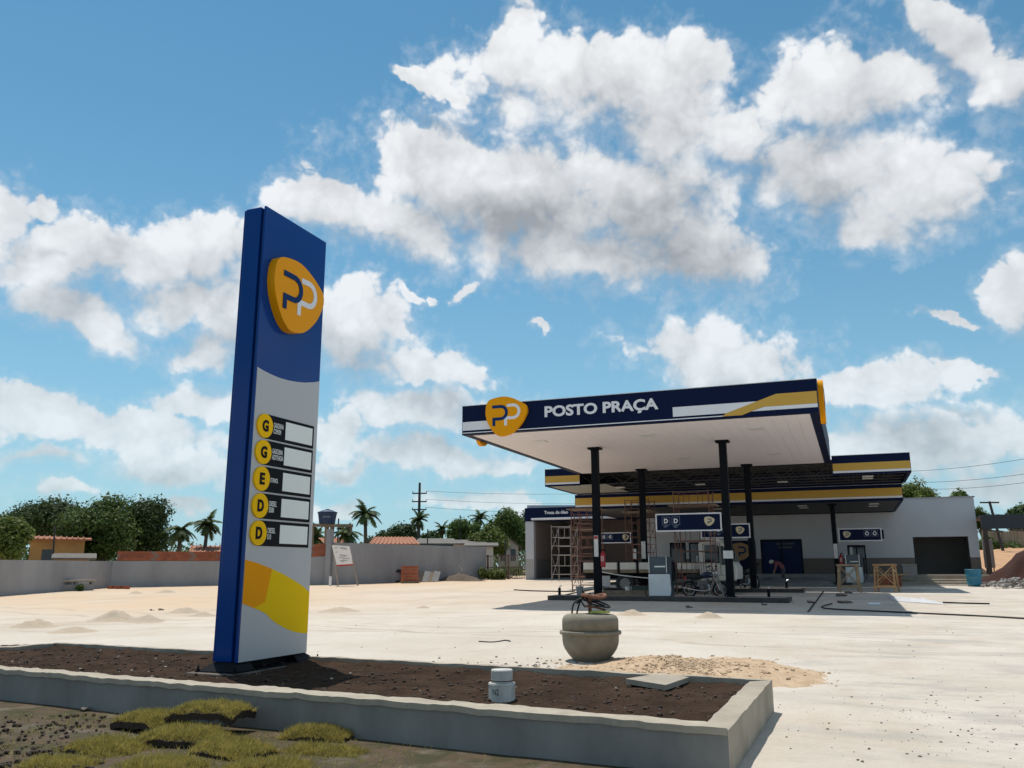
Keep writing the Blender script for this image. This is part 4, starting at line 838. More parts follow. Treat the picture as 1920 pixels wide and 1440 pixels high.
TB(MB().box(-11.42, -11.38, 36.97, 38.97, TZ + 1.0, TZ + 1.34), 'tailboard', TRUCKW)
def wheel(parent, x, y, z, r, w, off):
    t = MB(); prf = [(r * .58, -w / 2), (r * .9, -w / 2), (r, -w * .36), (r, w * .36), (r * .9, w / 2), (r * .58, w / 2)]; n = 28; i0 = 0
    for (rr, q) in prf:
        for j in range(n): a = 2 * math.pi * j / n; t.v.append((x + rr * math.cos(a), y + q, z + rr * math.sin(a)))
    for k in range(len(prf)):
        for j in range(n): a = k * n + j; b = k * n + (j + 1) % n; c = ((k + 1) % len(prf)) * n; t.f.append((a, b, c + (j + 1) % n, c + j))
    o = t.build('wheel', RUB, parent, off=off, smooth=False)
    h = MB(); 
    for q0, q1, rr in ((-w * .42, w * .42, r * .57), (-w * .5, -w * .40, r * .22)): h.tube([(x, y + q0, z), (x, y + q1, z)], rr, 18)
    h.build('rim', CHROME if r < .36 else mat('wheel grey', (.22, .22, .21), .6), o, off=off); return o
for x in (-9.45, -5.35):
    for y in (37.15, 38.8): wheel(tk, x, y, TZ + .42, .42, .24, (-8, 38, TZ))
TB(MB().box(-8.2, -7.4, 36.98, 37.5, TZ + .4, TZ + .8), 'fuel_tank', STEEL); TB(MB().box(-10.5, -10.1, 36.97, 37.0, TZ + .3, TZ + .75), 'mud_flap', mat('white mud flap', (.5, .5, .5), .6))
TB(MB().tube(curl([(-10.6, 36.85, TZ + .95), (-9.6, 36.82, TZ + .78), (-8.4, 36.82, TZ + .66), (-7.3, 36.85, TZ + .64)]), .025, 6), 'tie_rope', PAPER)

# ================================================================== motorcycles
def moto(x, y, z, rz, lab, tank):
    r = thing('motorcycle', lab, 'motorcycle', (x, y, z), rz, 'parked motorcycles'); o0 = (0, 0, 0)
    for wx in (-.65, .65):
        t = MB(); t.tube([(wx + .28 * math.cos(a), 0, .30 + .28 * math.sin(a)) for a in [2 * math.pi * i / 28 for i in range(29)]], .045, 8, cap=False); w = t.build('wheel', RUB, r, off=o0, smooth=True)
        h = MB(); h.tube([(wx, -.05, .3), (wx, .05, .3)], .05, 12); h.tube([(wx + .235 * math.cos(a), 0, .30 + .235 * math.sin(a)) for a in [2 * math.pi * i / 28 for i in range(29)]], .016, 6, cap=False)
        for k in range(12): a = math.pi * k / 6; h.tube([(wx, .02 * (-1) ** k, .3), (wx + .235 * math.cos(a), 0, .3 + .235 * math.sin(a))], .005, 4)
        h.build('rim', CHROME, w, off=o0)
        f = MB(); A = [R(q) for q in (range(20, 165, 12) if wx > 0 else range(15, 150, 12))]; f.v = []; i0 = 0
        for a in A:
            for s in (-.06, .06): f.v.append((wx + .345 * math.cos(a), s, .30 + .345 * math.sin(a)))
        for k in range(len(A) - 1): f.f.append((2 * k, 2 * k + 1, 2 * k + 3, 2 * k + 2))
        fo = f.build('mudguard', tank, r, off=o0); sm = fo.modifiers.new('solid', 'SOLIDIFY'); sm.thickness = .008
    fr = MB()
    for a, b in (((-.65, .09, .3), (-.15, .1, .38)), ((-.65, -.09, .3), (-.15, -.1, .38)), ((-.15, 0, .38), (.35, 0, .42)), ((.35, 0, .42), (.42, 0, .85)), ((.42, 0, .85), (-.1, 0, .72)), ((-.1, 0, .72), (-.55, 0, .74)), ((-.55, .08, .3), (-.5, .08, .72)), ((-.55, -.08, .3), (-.5, -.08, .72))): fr.tube([a, b], .018, 7)
    fr.build('frame', BLACKP, r, off=o0)
    fk = MB()
    for s in (-.08, .08): fk.tube([(.65, s, .3), (.40, s, .98)], .022, 8)
    fk.build('front_fork', CHROME, r, off=o0)
    MB().tube([(.28, -.36, 1.02), (.36, -.25, 1.06), (.40, -.08, 1.0), (.40, .08, 1.0), (.36, .25, 1.06), (.28, .36, 1.02)], .014, 7).build('handlebar', BLACKP, r, off=o0)
    for s in (-.28, .28): MB().tube([(.36, s, 1.06), (.38, s * 1.1, 1.18)], .007, 5).tube([(.38, s * 1.1 - .05, 1.2), (.38, s * 1.1 + .05, 1.2)], .03, 8).build('mirror', BLACKP, r, off=o0)
    MB().tube([(.43, 0, .92), (.50, 0, .92), (.56, 0, .92)], [.05, .095, .09], 16).build('headlight', CHROME, r, off=o0, smooth=True)
    MB().tube([(-.12, 0, .80), (-.02, 0, .84), (.15, 0, .87), (.30, 0, .85), (.36, 0, .80)], [.06, .115, .135, .11, .05], 14).build('fuel_tank', tank, r, off=o0, smooth=True)
    MB().tube([(-.75, 0, .82), (-.6, 0, .80), (-.3, 0, .77), (-.1, 0, .79)], [.05, .11, .12, .08], 12).build('seat', RUB, r, off=o0, smooth=True)
    e = MB(); e.box(-.15, .2, -.13, .13, .26, .5); e.tube([(.08, 0, .45), (.16, 0, .7)], .085, 12); e.tube([(-.03, -.17, .38), (-.03, .17, .38)], .11, 14); e.build('engine', mat('engine alloy', (.16, .16, .165), .45, metal=.6), r, off=o0)
    MB().tube(curl([(.2, -.1, .5), (.26, -.13, .32), (.1, -.16, .24), (-.3, -.17, .27), (-.85, -.18, .36)]), .035, 9).build('exhaust', CHROME, r, off=o0, smooth=True)
    MB().box(-.84, -.78, -.06, .06, .66, .78).build('tail_light', RED, r, off=o0); MB().tube([(-.1, .12, .3), (-.14, .3, .02)], .012, 6).build('side_stand', BLACKP, r, off=o0)
    return r
moto(-5.62, 34.75, gz(34.75), R(-14), 'dark blue motorcycle parked behind the front island by pump', mat('moto blue', (.012, .025, .07), .3))
moto(-4.75, 42.4, gz(42.4), R(-55), 'dark motorcycle parked beyond the second island in shade', mat('moto grey', (.05, .045, .04), .4))
# white trestle ladder leaning behind the right front column
ld = thing('step_ladder', 'pale metal step ladder straddling the motorcycle front wheel', 'ladder', (-5.1, 34.2, gz(34.2)))
mb = MB()
for s in (0, .35): mb.bar((-.35, s, 0), (-.02, s, .85), .03)
local(mb, 'front_stile', SCAFG, ld); mb = MB()
for s in (0, .35): mb.bar((.32, s, 0), (.04, s, .85), .03)
local(mb, 'rear_stile', SCAFG, ld)
for k in range(4): local(MB().bar((-.35 + .33 * (k + .6) / 4, 0, .85 * (k + .6) / 4), (-.35 + .33 * (k + .6) / 4, .35, .85 * (k + .6) / 4), .05, .02), 'tread', SCAFG, ld)
local(MB().box(-.2, .35, -.02, .37, .85, .88), 'top_step', SCAFG, ld)

# ================================================================== scaffolding
def scaffold(x, y, w, dp, h, lev, lab, m=SCAF, planks=(), rz=0, group='scaffold towers'):
    z = gz(y); r = thing('scaffold_tower', lab, 'scaffold', (x, y, z), rz, group)
    for yy in (0, dp):
        lh = h / lev
        for k in range(lev):
            fr = MB(); z0 = k * lh
            for xx in (0, w): fr.tube([(xx, yy, z0 + .01), (xx, yy, z0 + lh - .01)], .024, 7)
            for q in (.25, .55, .93): fr.tube([(0, yy, z0 + lh * q), (w, yy, z0 + lh * q)], .018, 6)
            fr.tube([(w * .3, yy, z0 + lh * .55), (w * .3, yy, z0 + lh * .93)], .014, 5); fr.tube([(w * .7, yy, z0 + lh * .55), (w * .7, yy, z0 + lh * .93)], .014, 5)
            local(fr, 'frame', m, r)
    for xx in (0, w):
        br = MB()
        for k in range(lev): lh = h / lev; br.tube([(xx, 0, k * lh + .15), (xx, dp, k * lh + lh * .9)], .012, 5); br.tube([(xx, dp, k * lh + .15), (xx, 0, k * lh + lh * .9)], .012, 5)
        local(br, 'cross_brace', m, r)
    for zz in planks:
        for k in range(4): local(MB().box(-.25, w + .25, dp * k / 4 + .02, dp * (k + 1) / 4 - .02, zz, zz + .04), 'plank', WOODG, r)
    return r
scaffold(-12.05, 37.6, 1.1, 1.3, 3.9, 3, 'rusty scaffold tower left behind the left front column', planks=(3.75,))
scaffold(-11.2, 44.4, 1.3, 1.4, 4.6, 4, 'rusty scaffold tower deep under the middle canopy', planks=(3.9,))
scaffold(-18.2, 52.5, 1.3, 1.5, 3.6, 2, 'grey scaffold frame before the oil change bay', m=SCAFG)
scaffold(-15.9, 50.2, 1.4, 1.5, 4.2, 3, 'brown scaffold tower at the right of the oil change bay', planks=(3.2,))
sA = scaffold(-6.84, 35.35, 1.45, 1.25, 4.3, 3, 'tall scaffold tower under the front canopy beside the nearest pump', planks=(3.66,))

# ================================================================== wooden trestles, barrel, step debris
def trestle(x, y, rz, m, lab):
    r = thing('wooden_trestle', lab, 'trestle', (x, y, gz(y)), rz, 'wooden trestles')
    for sx in (-1, 1):
        for sy in (-1, 1): local(MB().bar((sx * .42, sy * .32, 0), (sx * .36, sy * .24, 1.18), .07, .05), 'leg', m, r)
    for s in (-1, 1):
        local(MB().bar((-.44, s * .25, 1.15), (.44, s * .25, 1.15), .04, .08), 'top_rail', m, r); local(MB().bar((-.46, s * .33, .24), (.46, s * .33, .24), .04, .10), 'bottom_rail', m, r)
        local(MB().bar((-.37, s * .29, 1.1), (.42, s * .34, .3), .05, .03), 'brace', m, r); local(MB().bar((.37, s * .30, 1.1), (-.42, s * .35, .3), .05, .03), 'brace', m, r)
    for sx in (-1, 1): local(MB().bar((sx * .38, -.26, .9), (sx * .38, .26, .9), .04, .07), 'side_rail', m, r)
    return r
trestle(-.30, 40.2, R(8), mat('grey brown timber', (.36, .27, .18), .9, (.24, .17, .11), scale=6, var=1), 'greyish wooden trestle left of two by the rear pump'); trestle(1.2, 40.6, R(-14), WOOD, 'orange brown wooden trestle right of two at the shadow edge')
bp = far(1828, 1101, 48); r = thing('blue_barrel', 'blue plastic barrel standing by the building steps', 'barrel', (bp.x, bp.y, gz(bp.y) - .02))
local(MB().lathe([(.24, 0), (.29, .02), (.31, .12), (.335, .15), (.335, .18), (.32, .21), (.345, .45), (.365, .48), (.365, .51), (.35, .54), (.36, .78), (.375, .80), (.375, .84), (.35, .85)], 28), 'drum_wall', BARREL, r, smooth=True); local(MB().lathe([(.345, .80), (.34, .81)], 28), 'dark_filling', DARK, r)
def chunk_pile(name, x, y, n, sx, sy, h, rmin, rmax, m, lab, cat, seed):
    rn = random.Random(seed); mb = MB()
    for _ in range(n):
        u, v = rn.gauss(0, .45), rn.gauss(0, .45); q = math.exp(-(u * u + v * v) * 1.5); stone_mesh(mb, u * sx, v * sy, h * q * rn.random() + .05, rn.uniform(rmin, rmax), rn)
    return solo(mb, name, m, lab, cat, (x, y, gz(y)), kind='stuff')
rp = far(1900, 1104, 46.5); chunk_pile('concrete_rubble', rp.x + .4, rp.y, 110, 2.0, 1.0, .45, .06, .18, mat('broken concrete', (.40, .385, .36), .95, (.24, .225, .21), scale=4, var=1), 'heap of broken concrete lumps at the right edge', 'rubble', 4)
rp = far(1842, 1102, 47.5); chunk_pile('step_rubble', rp.x + .8, rp.y + .4, 40, 1.2, .6, .2, .05, .16, MATS['broken concrete'], 'loose concrete lumps between the blue barrel and big rubble heap', 'rubble', 9)
bb = far(1706, 1076, 51); r = thing('cement_block', 'grey concrete block seat at the left end of the steps', 'block', (bb.x, bb.y, 1.02)); local(MB().box(-.35, .35, -.3, .3, 0, .62), 'block_body', CONCD, r, bevel=.02); local(MB().box(-.38, .38, -.33, .33, .62, .68), 'block_lid', CONC, r, bevel=.01)
pk = far(1668, 1072, 47); solo(MB().bar((-.9, 0, 0), (.9, .1, .05), .22, .06), 'loose_plank', WOOD, 'loose timber plank lying behind the right trestle', 'plank', (pk.x, pk.y, gz(pk.y) + .55)); 
r = thing('brick_stack', 'small stack of bricks under the loose plank', 'bricks', (pk.x - .1, pk.y, gz(pk.y)))
bm = MB().box(-.14, .14, -.07, .07, 0, .085).mesh('brick', BRICKM)
for k in range(24):
    o = bpy.data.objects.new('brick', bm); col.objects.link(o); o.parent = r; o.location = (-.45 + .3 * (k % 4) + .03 * (k // 4 % 2), 0, .09 * (k // 4)); o.rotation_euler[2] = rnd.uniform(-.08, .08)

# ================================================================== things lying on the yard
def gpt(x, y):
    v = ray(x, y); q = CAM + v * ((gz(25) - 1.5) / v.z)
    for _ in range(12): q = CAM + v * ((gz(q.y) - 1.5) / v.z)
    q.z = gh(q.x, q.y); return q
def on_ground(pts, r, name, m, lab, cat):
    P = [gpt(*p) for p in pts]; P = [p + Vector((0, 0, r * .8)) for p in P]; return solo(MB().tube(curl(P, 8), r, 7), name, m, lab, cat, smooth=True)
on_ground([(1560, 1133), (1541, 1139), (1560, 1143), (1640, 1147), (1740, 1152), (1830, 1156), (1960, 1163)], .024, 'black_hose', RUB, 'long black hose trailing over the yard to the right edge', 'hose')
on_ground([(1768, 1131), (1800, 1132), (1856, 1133)], .026, 'steel_bar', STEEL, 'dark steel bar lying beyond the white plastic sheet', 'bar')
on_ground([(1628, 1135), (1650, 1135)], .05, 'white_tube', WHITE, 'short white tube lying in the canopy shadow', 'tube')
on_ground([(964, 1107), (1000, 1109), (1060, 1110), (1078, 1109)], .03, 'long_rod', STEEL, 'thin dark rod lying left of the nearest island', 'rod')
on_ground([(1060, 1117), (1080, 1112), (1108, 1107)], .03, 'angled_bar', STEEL, 'dark bar propped across the left end of nearest island', 'bar')
on_ground([(898, 1203), (925, 1204), (948, 1201), (957, 1203)], .012, 'dark_cable', RUB, 'short dark cable on the pale yard left of mixer', 'cable')
mb = MB(); rn = random.Random(8)
a, b, c, d = gpt(1662, 1118), gpt(1678, 1128), gpt(1775, 1134), gpt(1735, 1124); n = 16
for j in range(n + 1):
    for i in range(n + 1):
        p = a.lerp(d, i / n).lerp(b.lerp(c, i / n), j / n); e = min(i, j, n - i, n - j) > 0; mb.v.append((p.x + .05 * fbm(i, j, .4, 2), p.y + .1 * fbm(i, j, .35, 2, 4), gh(p.x, p.y) + .012 + (.09 * abs(fbm(i, j, .33, 3, 2.)) if e else 0)))
for j in range(n):
    for i in range(n): q = j * (n + 1) + i; mb.f.append((q, q + 1, q + n + 2, q + n + 1))
solo(mb, 'plastic_sheet', TARP, 'crumpled white plastic sheet on the yard right of canopy shadow', 'plastic sheet')
# saw cut drain channel
mb = MB()
for p, q in (((1545, 1108), (1515, 1148)), ((1515, 1148), (1250, 1144)), ((1545, 1116), (1500, 1118))):
    P, Q = gpt(*p), gpt(*q); dv = (Q - P).normalized(); nv = Vector((-dv.y, dv.x, 0)) * .035; m_ = 10
    for k in range(m_):
        s, e = P.lerp(Q, k / m_), P.lerp(Q, (k + 1) / m_); mb.quad(*[(w.x, w.y, gh(w.x, w.y) + .006) for w in (s - nv, e - nv, e + nv, s + nv)])
o = mb.build('drain_slot', mat('drain slot', (.035, .033, .03), .9)); tag(o, kind='structure')
for k, (x, y, s) in enumerate(((1575, 1118, .3), (1590, 1113, .22), (1580, 1131, .3), (1518, 1131, .22), (1430, 1135, .15), (1290, 1140, .15), (300, 1144, .12), (283, 1145, .1))):
    p = gpt(x, y); mb = MB(); stone_mesh(mb, 0, 0, .03, s * .6, random.Random(k)); stone_mesh(mb, s * .6, .05, .02, s * .4, random.Random(k + 50))
    solo(mb, 'dirt_lump', STONEG, ['dark sack lump under the left trestle', 'grey lump beside the left trestle foot', 'dark lump at the curled end of the hose', 'small dark lump by the drain slot', 'tiny dark lump before the nearest island right of centre', 'tiny dark lump before the nearest island under pump', 'black lump on the pale yard left of totem, right of two', 'black lump on the pale yard left of totem, left of two'][k], 'lump', (p.x, p.y, p.z), 'lumps on the yard')
# clutter on the islands
r = thing('generator', 'dark green site generator behind the front island near the truck wheel', 'generator', (-7.95, 34.6, gz(34.6))); GEN = mat('dark green enamel', (.02, .045, .035), .5)
local(MB().box(-.55, .55, -.25, .25, .10, .42), 'engine_housing', GEN, r, bevel=.03); local(MB().tube([(-.6, -.28, .0), (-.6, -.28, .5), (.6, -.28, .5), (.6, -.28, .0)], .018, 6), 'carry_frame', BLACKP, r); local(MB().tube([(-.6, .28, .0), (-.6, .28, .5), (.6, .28, .5), (.6, .28, .0)], .018, 6), 'carry_frame', BLACKP, r); local(MB().lathe([(.05, 0), (.05, .14), (.02, .16)], 10, (.3, 0, .42)), 'fuel_cap', RUST, r)
for k, (x_, y_, h_, lab_) in enumerate(((-8.75, 34.9, .38, 'white bucket left of the dark green generator'), (-8.45, 35.2, .30, 'dark bucket behind the white bucket'), (-9.9, 31.8, .34, 'grey bucket on the nearest island by its left end'))):
    r = thing('bucket', lab_, 'bucket', (x_, y_, gz(y_) + (.16 if k == 2 else 0)), 0, 'site buckets'); local(MB().lathe([(.11, 0), (.15, h_), (.16, h_), (.16, h_ - .03)], 18), 'bucket_wall', (TARP, STEEL, CONCD)[k], r); local(MB().tube([(.15 * math.cos(a), 0, h_ - .02 + .16 * math.sin(a)) for a in [math.pi * i / 10 for i in range(11)]], .005, 5), 'handle', CHROME, r)
for k in range(5): solo(MB().bar((-1.1, 0, 0), (1.1, .05 * k, 0), .14, .035), 'loose_board', WOODG, ['lowest', 'second', 'third', 'fourth', 'topmost'][k] + ' loose board of the small stack on the nearest island', 'board', (-8.2 + .06 * k, 32.2 + .03 * k, i1 + .02 + .037 * k), 'loose boards on the island', rz=.04 * k)
chunk_pile('cement_bags', -7.9, 36.4, 30, .7, .25, .18, .07, .16, TARP, 'white bags and buckets between island and truck wheel', 'bags', 21)
gm = MB(); n = 20
for j in range(n + 1):
    for i in range(n + 1):
        u, v = i / n, j / n; e = math.sin(math.pi * v) ** .5 * min(1, 6 * u, 6 * (1 - u)); gm.v.append((4.6 * u, 1.3 * v, e * (.42 + .16 * fbm(u * 4, v * 2, 1.6, 3))))
for j in range(n):
    for i in range(n): q = j * (n + 1) + i; gm.f.append((q, q + 1, q + n + 2, q + n + 1))
solo(gm, 'covered_stack', TARPG, 'long low stack under grey plastic on the rear island', 'covered stack', (-5.4, 46.0, gz(46)), smooth=True)

# ================================================================== the bending worker
def person(x, y, z, rz):
    r = thing('person', 'person in dark red shirt and dark trousers bending over by shopfront', 'person', (x, y, z), rz)
    me = bpy.data.meshes.new('body'); V = [(0, 0, .86), (.10, 0, .98), (.26, 0, 1.14), (.38, 0, 1.20), (.50, 0, 1.20), (.60, 0, 1.16),  # pelvis spine neck head
        (.02, .10, .80), (.06, .11, .46), (-.02, .11, .08), (.12, .12, .03), (.02, -.10, .80), (.10, -.11, .47), (.0, -.11, .08), (.14, -.12, .03),
        (.36, .19, 1.16), (.42, .22, .88), (.50, .18, .66), (.53, .17, .57), (.36, -.19, 1.16), (.44, -.22, .88), (.54, -.18, .68), (.57, -.17, .59)]
    E = [(0, 1), (1, 2), (2, 3), (3, 4), (4, 5), (0, 6), (6, 7), (7, 8), (8, 9), (0, 10), (10, 11), (11, 12), (12, 13), (3, 14), (14, 15), (15, 16), (16, 17), (3, 18), (18, 19), (19, 20), (20, 21)]
    me.from_pydata(V, E, []); o = bpy.data.objects.new('body', me); col.objects.link(o); o.parent = r
    sk = o.modifiers.new('skin', 'SKIN'); rad = [.14, .14, .15, .10, .06, .10, .10, .07, .05, .045, .10, .07, .05, .045, .065, .05, .04, .03, .065, .05, .04, .03]
    for k, q in enumerate(rad): me.skin_vertices[0].data[k].radius = (q, q)
    me.skin_vertices[0].data[0].use_root = True; sk.use_smooth_shade = True; o.modifiers.new('sub', 'SUBSURF').levels = 2; o.modifiers['sub'].render_levels = 2
    m = bpy.data.materials.new('worker'); m.use_nodes = True; t = m.node_tree; g_ = t.nodes.new('ShaderNodeTexCoord'); s_ = t.nodes.new('ShaderNodeSeparateXYZ'); t.links.new(g_.outputs['Object'], s_.inputs[0])
    def st(v, a): n_ = t.nodes.new('ShaderNodeMath'); n_.operation = 'GREATER_THAN'; t.links.new(v, n_.inputs[0]); n_.inputs[1].default_value = a; return n_.outputs[0]
    def mxx(f, a, b):
        x_ = t.nodes.new('ShaderNodeMix'); x_.data_type = 'RGBA'; t.links.new(f, x_.inputs[0])
        for i_, c_ in ((6, a), (7, b)):
            if isinstance(c_, tuple): x_.inputs[i_].default_value = (*c_, 1)
            else: t.links.new(c_, x_.inputs[i_])
        return x_.outputs[2]
    ad = t.nodes.new('ShaderNodeMath'); ad.operation = 'ADD'; t.links.new(s_.outputs[2], ad.inputs[0]); t.links.new(s_.outputs[0], ad.inputs[1])
    c_ = mxx(st(ad.outputs[0], .93), (.02, .022, .03), (.18, .045, .05)); c_ = mxx(st(s_.outputs[0], .475), c_, (.20, .105, .07)); t.links.new(c_, t.nodes['Principled BSDF'].inputs['Base Color']); me.materials.append(m)
    h = MB(); h.tube([(.50, 0, 1.235), (.56, 0, 1.24), (.64, 0, 1.20), (.70, 0, 1.15)], [.06, .105, .11, .05], 14); local(h, 'cap', mat('pale cap', (.6, .6, .58), .8), r, smooth=True)
    return r
person(-3.45, 46.9, gz(46.9) + .02, R(185))

# ================================================================== boundary walls
def wall_run(name, pts, tops, th, m, lab, piers=0):
    r = thing(name, lab, 'wall', (pts[0][0], pts[0][1], gz(pts[0][1])))
    for k in range(len(pts) - 1):
        (x0, y0), (x1, y1) = pts[k], pts[k + 1]; d_ = (Vector((x1, y1)) - Vector((x0, y0))).normalized(); nv = Vector((-d_.y, d_.x)) * th / 2; mb = MB()
        mb.hexa([(x0 + nv.x, y0 + nv.y, gz(y0) - .1), (x0 - nv.x, y0 - nv.y, gz(y0) - .1), (x1 - nv.x, y1 - nv.y, gz(y1) - .1), (x1 + nv.x, y1 + nv.y, gz(y1) - .1), (x0 + nv.x, y0 + nv.y, tops[k]), (x0 - nv.x, y0 - nv.y, tops[k]), (x1 - nv.x, y1 - nv.y, tops[k + 1]), (x1 + nv.x, y1 + nv.y, tops[k + 1])])
        mb.build('wall_panel', m, r)
        if piers:
            n_ = int((Vector((x1, y1)) - Vector((x0, y0))).length / piers)
            for q in range(n_ + 1):
                p = Vector((x0, y0)).lerp(Vector((x1, y1)), q / max(1, n_)); zt = tops[k] + (tops[k + 1] - tops[k]) * q / max(1, n_); MB().box(p.x - .11, p.x + .11, p.y - .11, p.y + .11, gz(p.y), zt + .006).build('pier', m, r)
    return r
wall_run('boundary_wall', [(-33.5, 19), (-37.4, 28.8), (-41.0, 38.55)], [1.93, 1.96, 1.99], .16, PLAST, 'low grey plastered boundary wall at the far left edge')
wB = wall_run('boundary_wall', [(-40.99, 38.7), (-36.9, 42.65), (-30.1, 44.75)], [1.99, 2.0, 2.27], .16, PLAST, 'grey plastered wall topped with red brick behind totem')
wall_run('boundary_wall', [(-29.7, 44.7), (-24.9, 57.15)], [3.10, 3.05], .18, PLAST, 'taller grey plastered wall running back to the bar gate')
MB().box(-30.08, -29.75, 44.5, 44.85, .4, 3.9).build('corner_pier', PLAST, wB)
MB().box(-41.25, -40.85, 38.45, 38.85, .3, 2.0).build('corner_pier', PLAST, wB)
bk = MB().box(-.145, .145, -.07, .07, -.085, .085).mesh('brick', BRICKM)
def bricks_on(parent, p0, p1, z0a, z0b, rows):
    p0, p1 = Vector(p0), Vector(p1); Lh = (p1 - p0).length; n_ = int(Lh / .305); a_ = math.atan2(p1.y - p0.y, p1.x - p0.x); off = origin(parent)
    for rr in range(rows):
        for k in range(n_):
            t_ = (k + .5 + .5 * (rr % 2)) / n_
            if t_ > 1: continue
            if (k % 7) == 6: continue
            p = p0.lerp(p1, t_); o = bpy.data.objects.new('brick', bk); col.objects.link(o); o.parent = parent; o.location = Vector((p.x + rnd.uniform(-.008, .008), p.y, z0a + (z0b - z0a) * t_ + .105 + .19 * rr)) - off; o.rotation_euler[2] = a_ + rnd.uniform(-.02, .02)
    a, b = p0, p1; d_ = (b - a).normalized(); nv = Vector((-d_.y, d_.x)) * .05
    MB().hexa([(a.x + nv.x, a.y + nv.y, z0a), (a.x - nv.x, a.y - nv.y, z0a), (b.x - nv.x, b.y - nv.y, z0b), (b.x + nv.x, b.y + nv.y, z0b), (a.x + nv.x, a.y + nv.y, z0a + .19 * rows), (a.x - nv.x, a.y - nv.y, z0a + .19 * rows), (b.x - nv.x, b.y - nv.y, z0b + .19 * rows), (b.x + nv.x, b.y + nv.y, z0b + .19 * rows)]).build('mortar_core', MORT, parent)
bricks_on(wB, (-40.9, 38.8), (-36.9, 42.65), 2.0, 2.0, 3); bricks_on(wB, (-36.9, 42.65), (-33.2, 43.8), 2.0, 2.14, 3); bricks_on(wB, (-33.1, 43.82), (-30.15, 44.73), 2.15, 2.26, 4)
# bar gate
gt = thing('bar_gate', 'rusty steel bar gate between grey wall and oil change bay', 'gate', (-23, 57.1, .75))
for k in range(26): MB().tube([(-24.75 + .132 * k, 57.1, .82), (-24.75 + .132 * k, 57.1, 2.45)], .018, 6).build('bar', mat('pale rusty bar', (.33, .27, .19), .8, (.18, .13, .09), scale=5, var=1), gt)
for z in (.86, 1.6, 2.4): MB().bar((-24.85, 57.1, z), (-21.4, 57.1, z), .04, .05).build('rail', SCAF, gt)
for x in (-24.72, -23.1, -21.48): MB().box(x - .05, x + .05, 57.14, 57.24, .7, 2.5).build('post', SCAF, gt)

# notice board, tyre, brick pallet, slabs, debris, bench
nb = thing('site_board', 'leaning white site notice board on two thin posts', 'notice board', far(650, 1098, 52.0)); q = [far(622, 1022, 51.2), far(655, 1024, 51.2), far(663, 1060, 51.5), far(632, 1062, 51.5)]; bkv = Vector((_f.x, _f.y, 0)).normalized() * .05
MB().hexa([q[3], q[2], q[2] + bkv, q[3] + bkv, q[0], q[1], q[1] + bkv, q[0] + bkv]).build('board', WHITE, nb)
MB().hexa([q[3].lerp(q[0], t_) - bkv * (.1 if s_ == 0 else .02) for t_, s_ in ()] or [q[3] - bkv * .15, q[2] - bkv * .15, q[2] - bkv * .02, q[3] - bkv * .02, q[3].lerp(q[0], .07) - bkv * .15, q[2].lerp(q[1], .07) - bkv * .15, q[2].lerp(q[1], .07) - bkv * .02, q[3].lerp(q[0], .07) - bkv * .02]).build('red_strip', RED, nb)
def bp_(u, v): return q[3].lerp(q[2], u).lerp(q[0].lerp(q[1], u), v) - bkv * .08
rn = random.Random(6); mb = MB()
for u0, u1, v in ((.12, .3, .86), (.12, .24, .66), (.45, .85, .84), (.42, .8, .9), (.3, .7, .55), (.35, .75, .48), (.2, .6, .4), (.45, .85, .34), (.25, .7, .27), (.3, .5, .2)): mb.bar(bp_(u0, v), bp_(u1, v + rn.uniform(-.04, .04)), .03)
mb.build('faint_lines', mat('faded print', (.35, .35, .37), .7), nb)
for b_, t_ in (((634, 1098), (624, 1024)), ((671, 1098), (660, 1045))): MB().bar(far(*b_, 51.8), far(*t_, 51.35) + bkv, .07).build('post', SCAFG, nb)
ty = far(744, 1079, 57); t = MB(); t.tube([(.42 * math.cos(a), .10 * math.cos(a), .42 * math.sin(a)) for a in [2 * math.pi * i / 30 for i in range(31)]], .12, 10, cap=False); o = solo(t, 'tyre', RUB, 'black tyre leaning on the grey wall by brick pallet', 'tyre', (ty.x, ty.y, gz(ty.y) + .5), smooth=True, rz=.4)
t = MB(); t.tube([(.36 * math.cos(a) + .14, -.25 + .12 * math.cos(a), .36 * math.sin(a) - .12) for a in [2 * math.pi * i / 30 for i in range(31)]], .10, 10, cap=False); solo(t, 'tyre', RUB, 'smaller tyre leaning against the larger tyre by the wall', 'tyre', (ty.x, ty.y, gz(ty.y) + .5), smooth=True, rz=.4)
pb = far(768, 1094, 55.5); r = thing('brick_pallet', 'square pallet stack of red hollow bricks with pale mortar gaps', 'brick pallet', (pb.x, pb.y, gz(pb.y)), R(18)); bq = MB().box(-.115, .115, -.42, .42, -.085, .085).mesh('brick', BRICKM)
for rr in range(5):
    for k in range(4): o = bpy.data.objects.new('brick', bq); col.objects.link(o); o.parent = r; o.location = (-.375 + .25 * k, rnd.uniform(-.02, .02), .2 + .195 * rr)
local(MB().box(-.48, .48, -.38, .38, .1, 1.06), 'mortar_core', mat('pale gap', (.55, .47, .38), .9), r); local(MB().box(-.55, .55, -.45, .45, 0, .10), 'pallet', WOODG, r)
for k, x in enumerate((788, 797, 806, 815)):
    p = far(x, 1092, 57); mb = MB().bar((0, 0, 0), (.12, .5, .62 + .05 * (k % 2)), .42, .06, up=(0, 1, 0)); solo(mb, 'leaning_slab', CONCD if k % 2 else WOODG, ['first', 'second', 'third', 'fourth'][k] + ' slab from the brick pallet leaning on the grey wall', 'slab', (p.x, p.y, gz(p.y)), 'slabs leaning on the wall', rz=R(20))
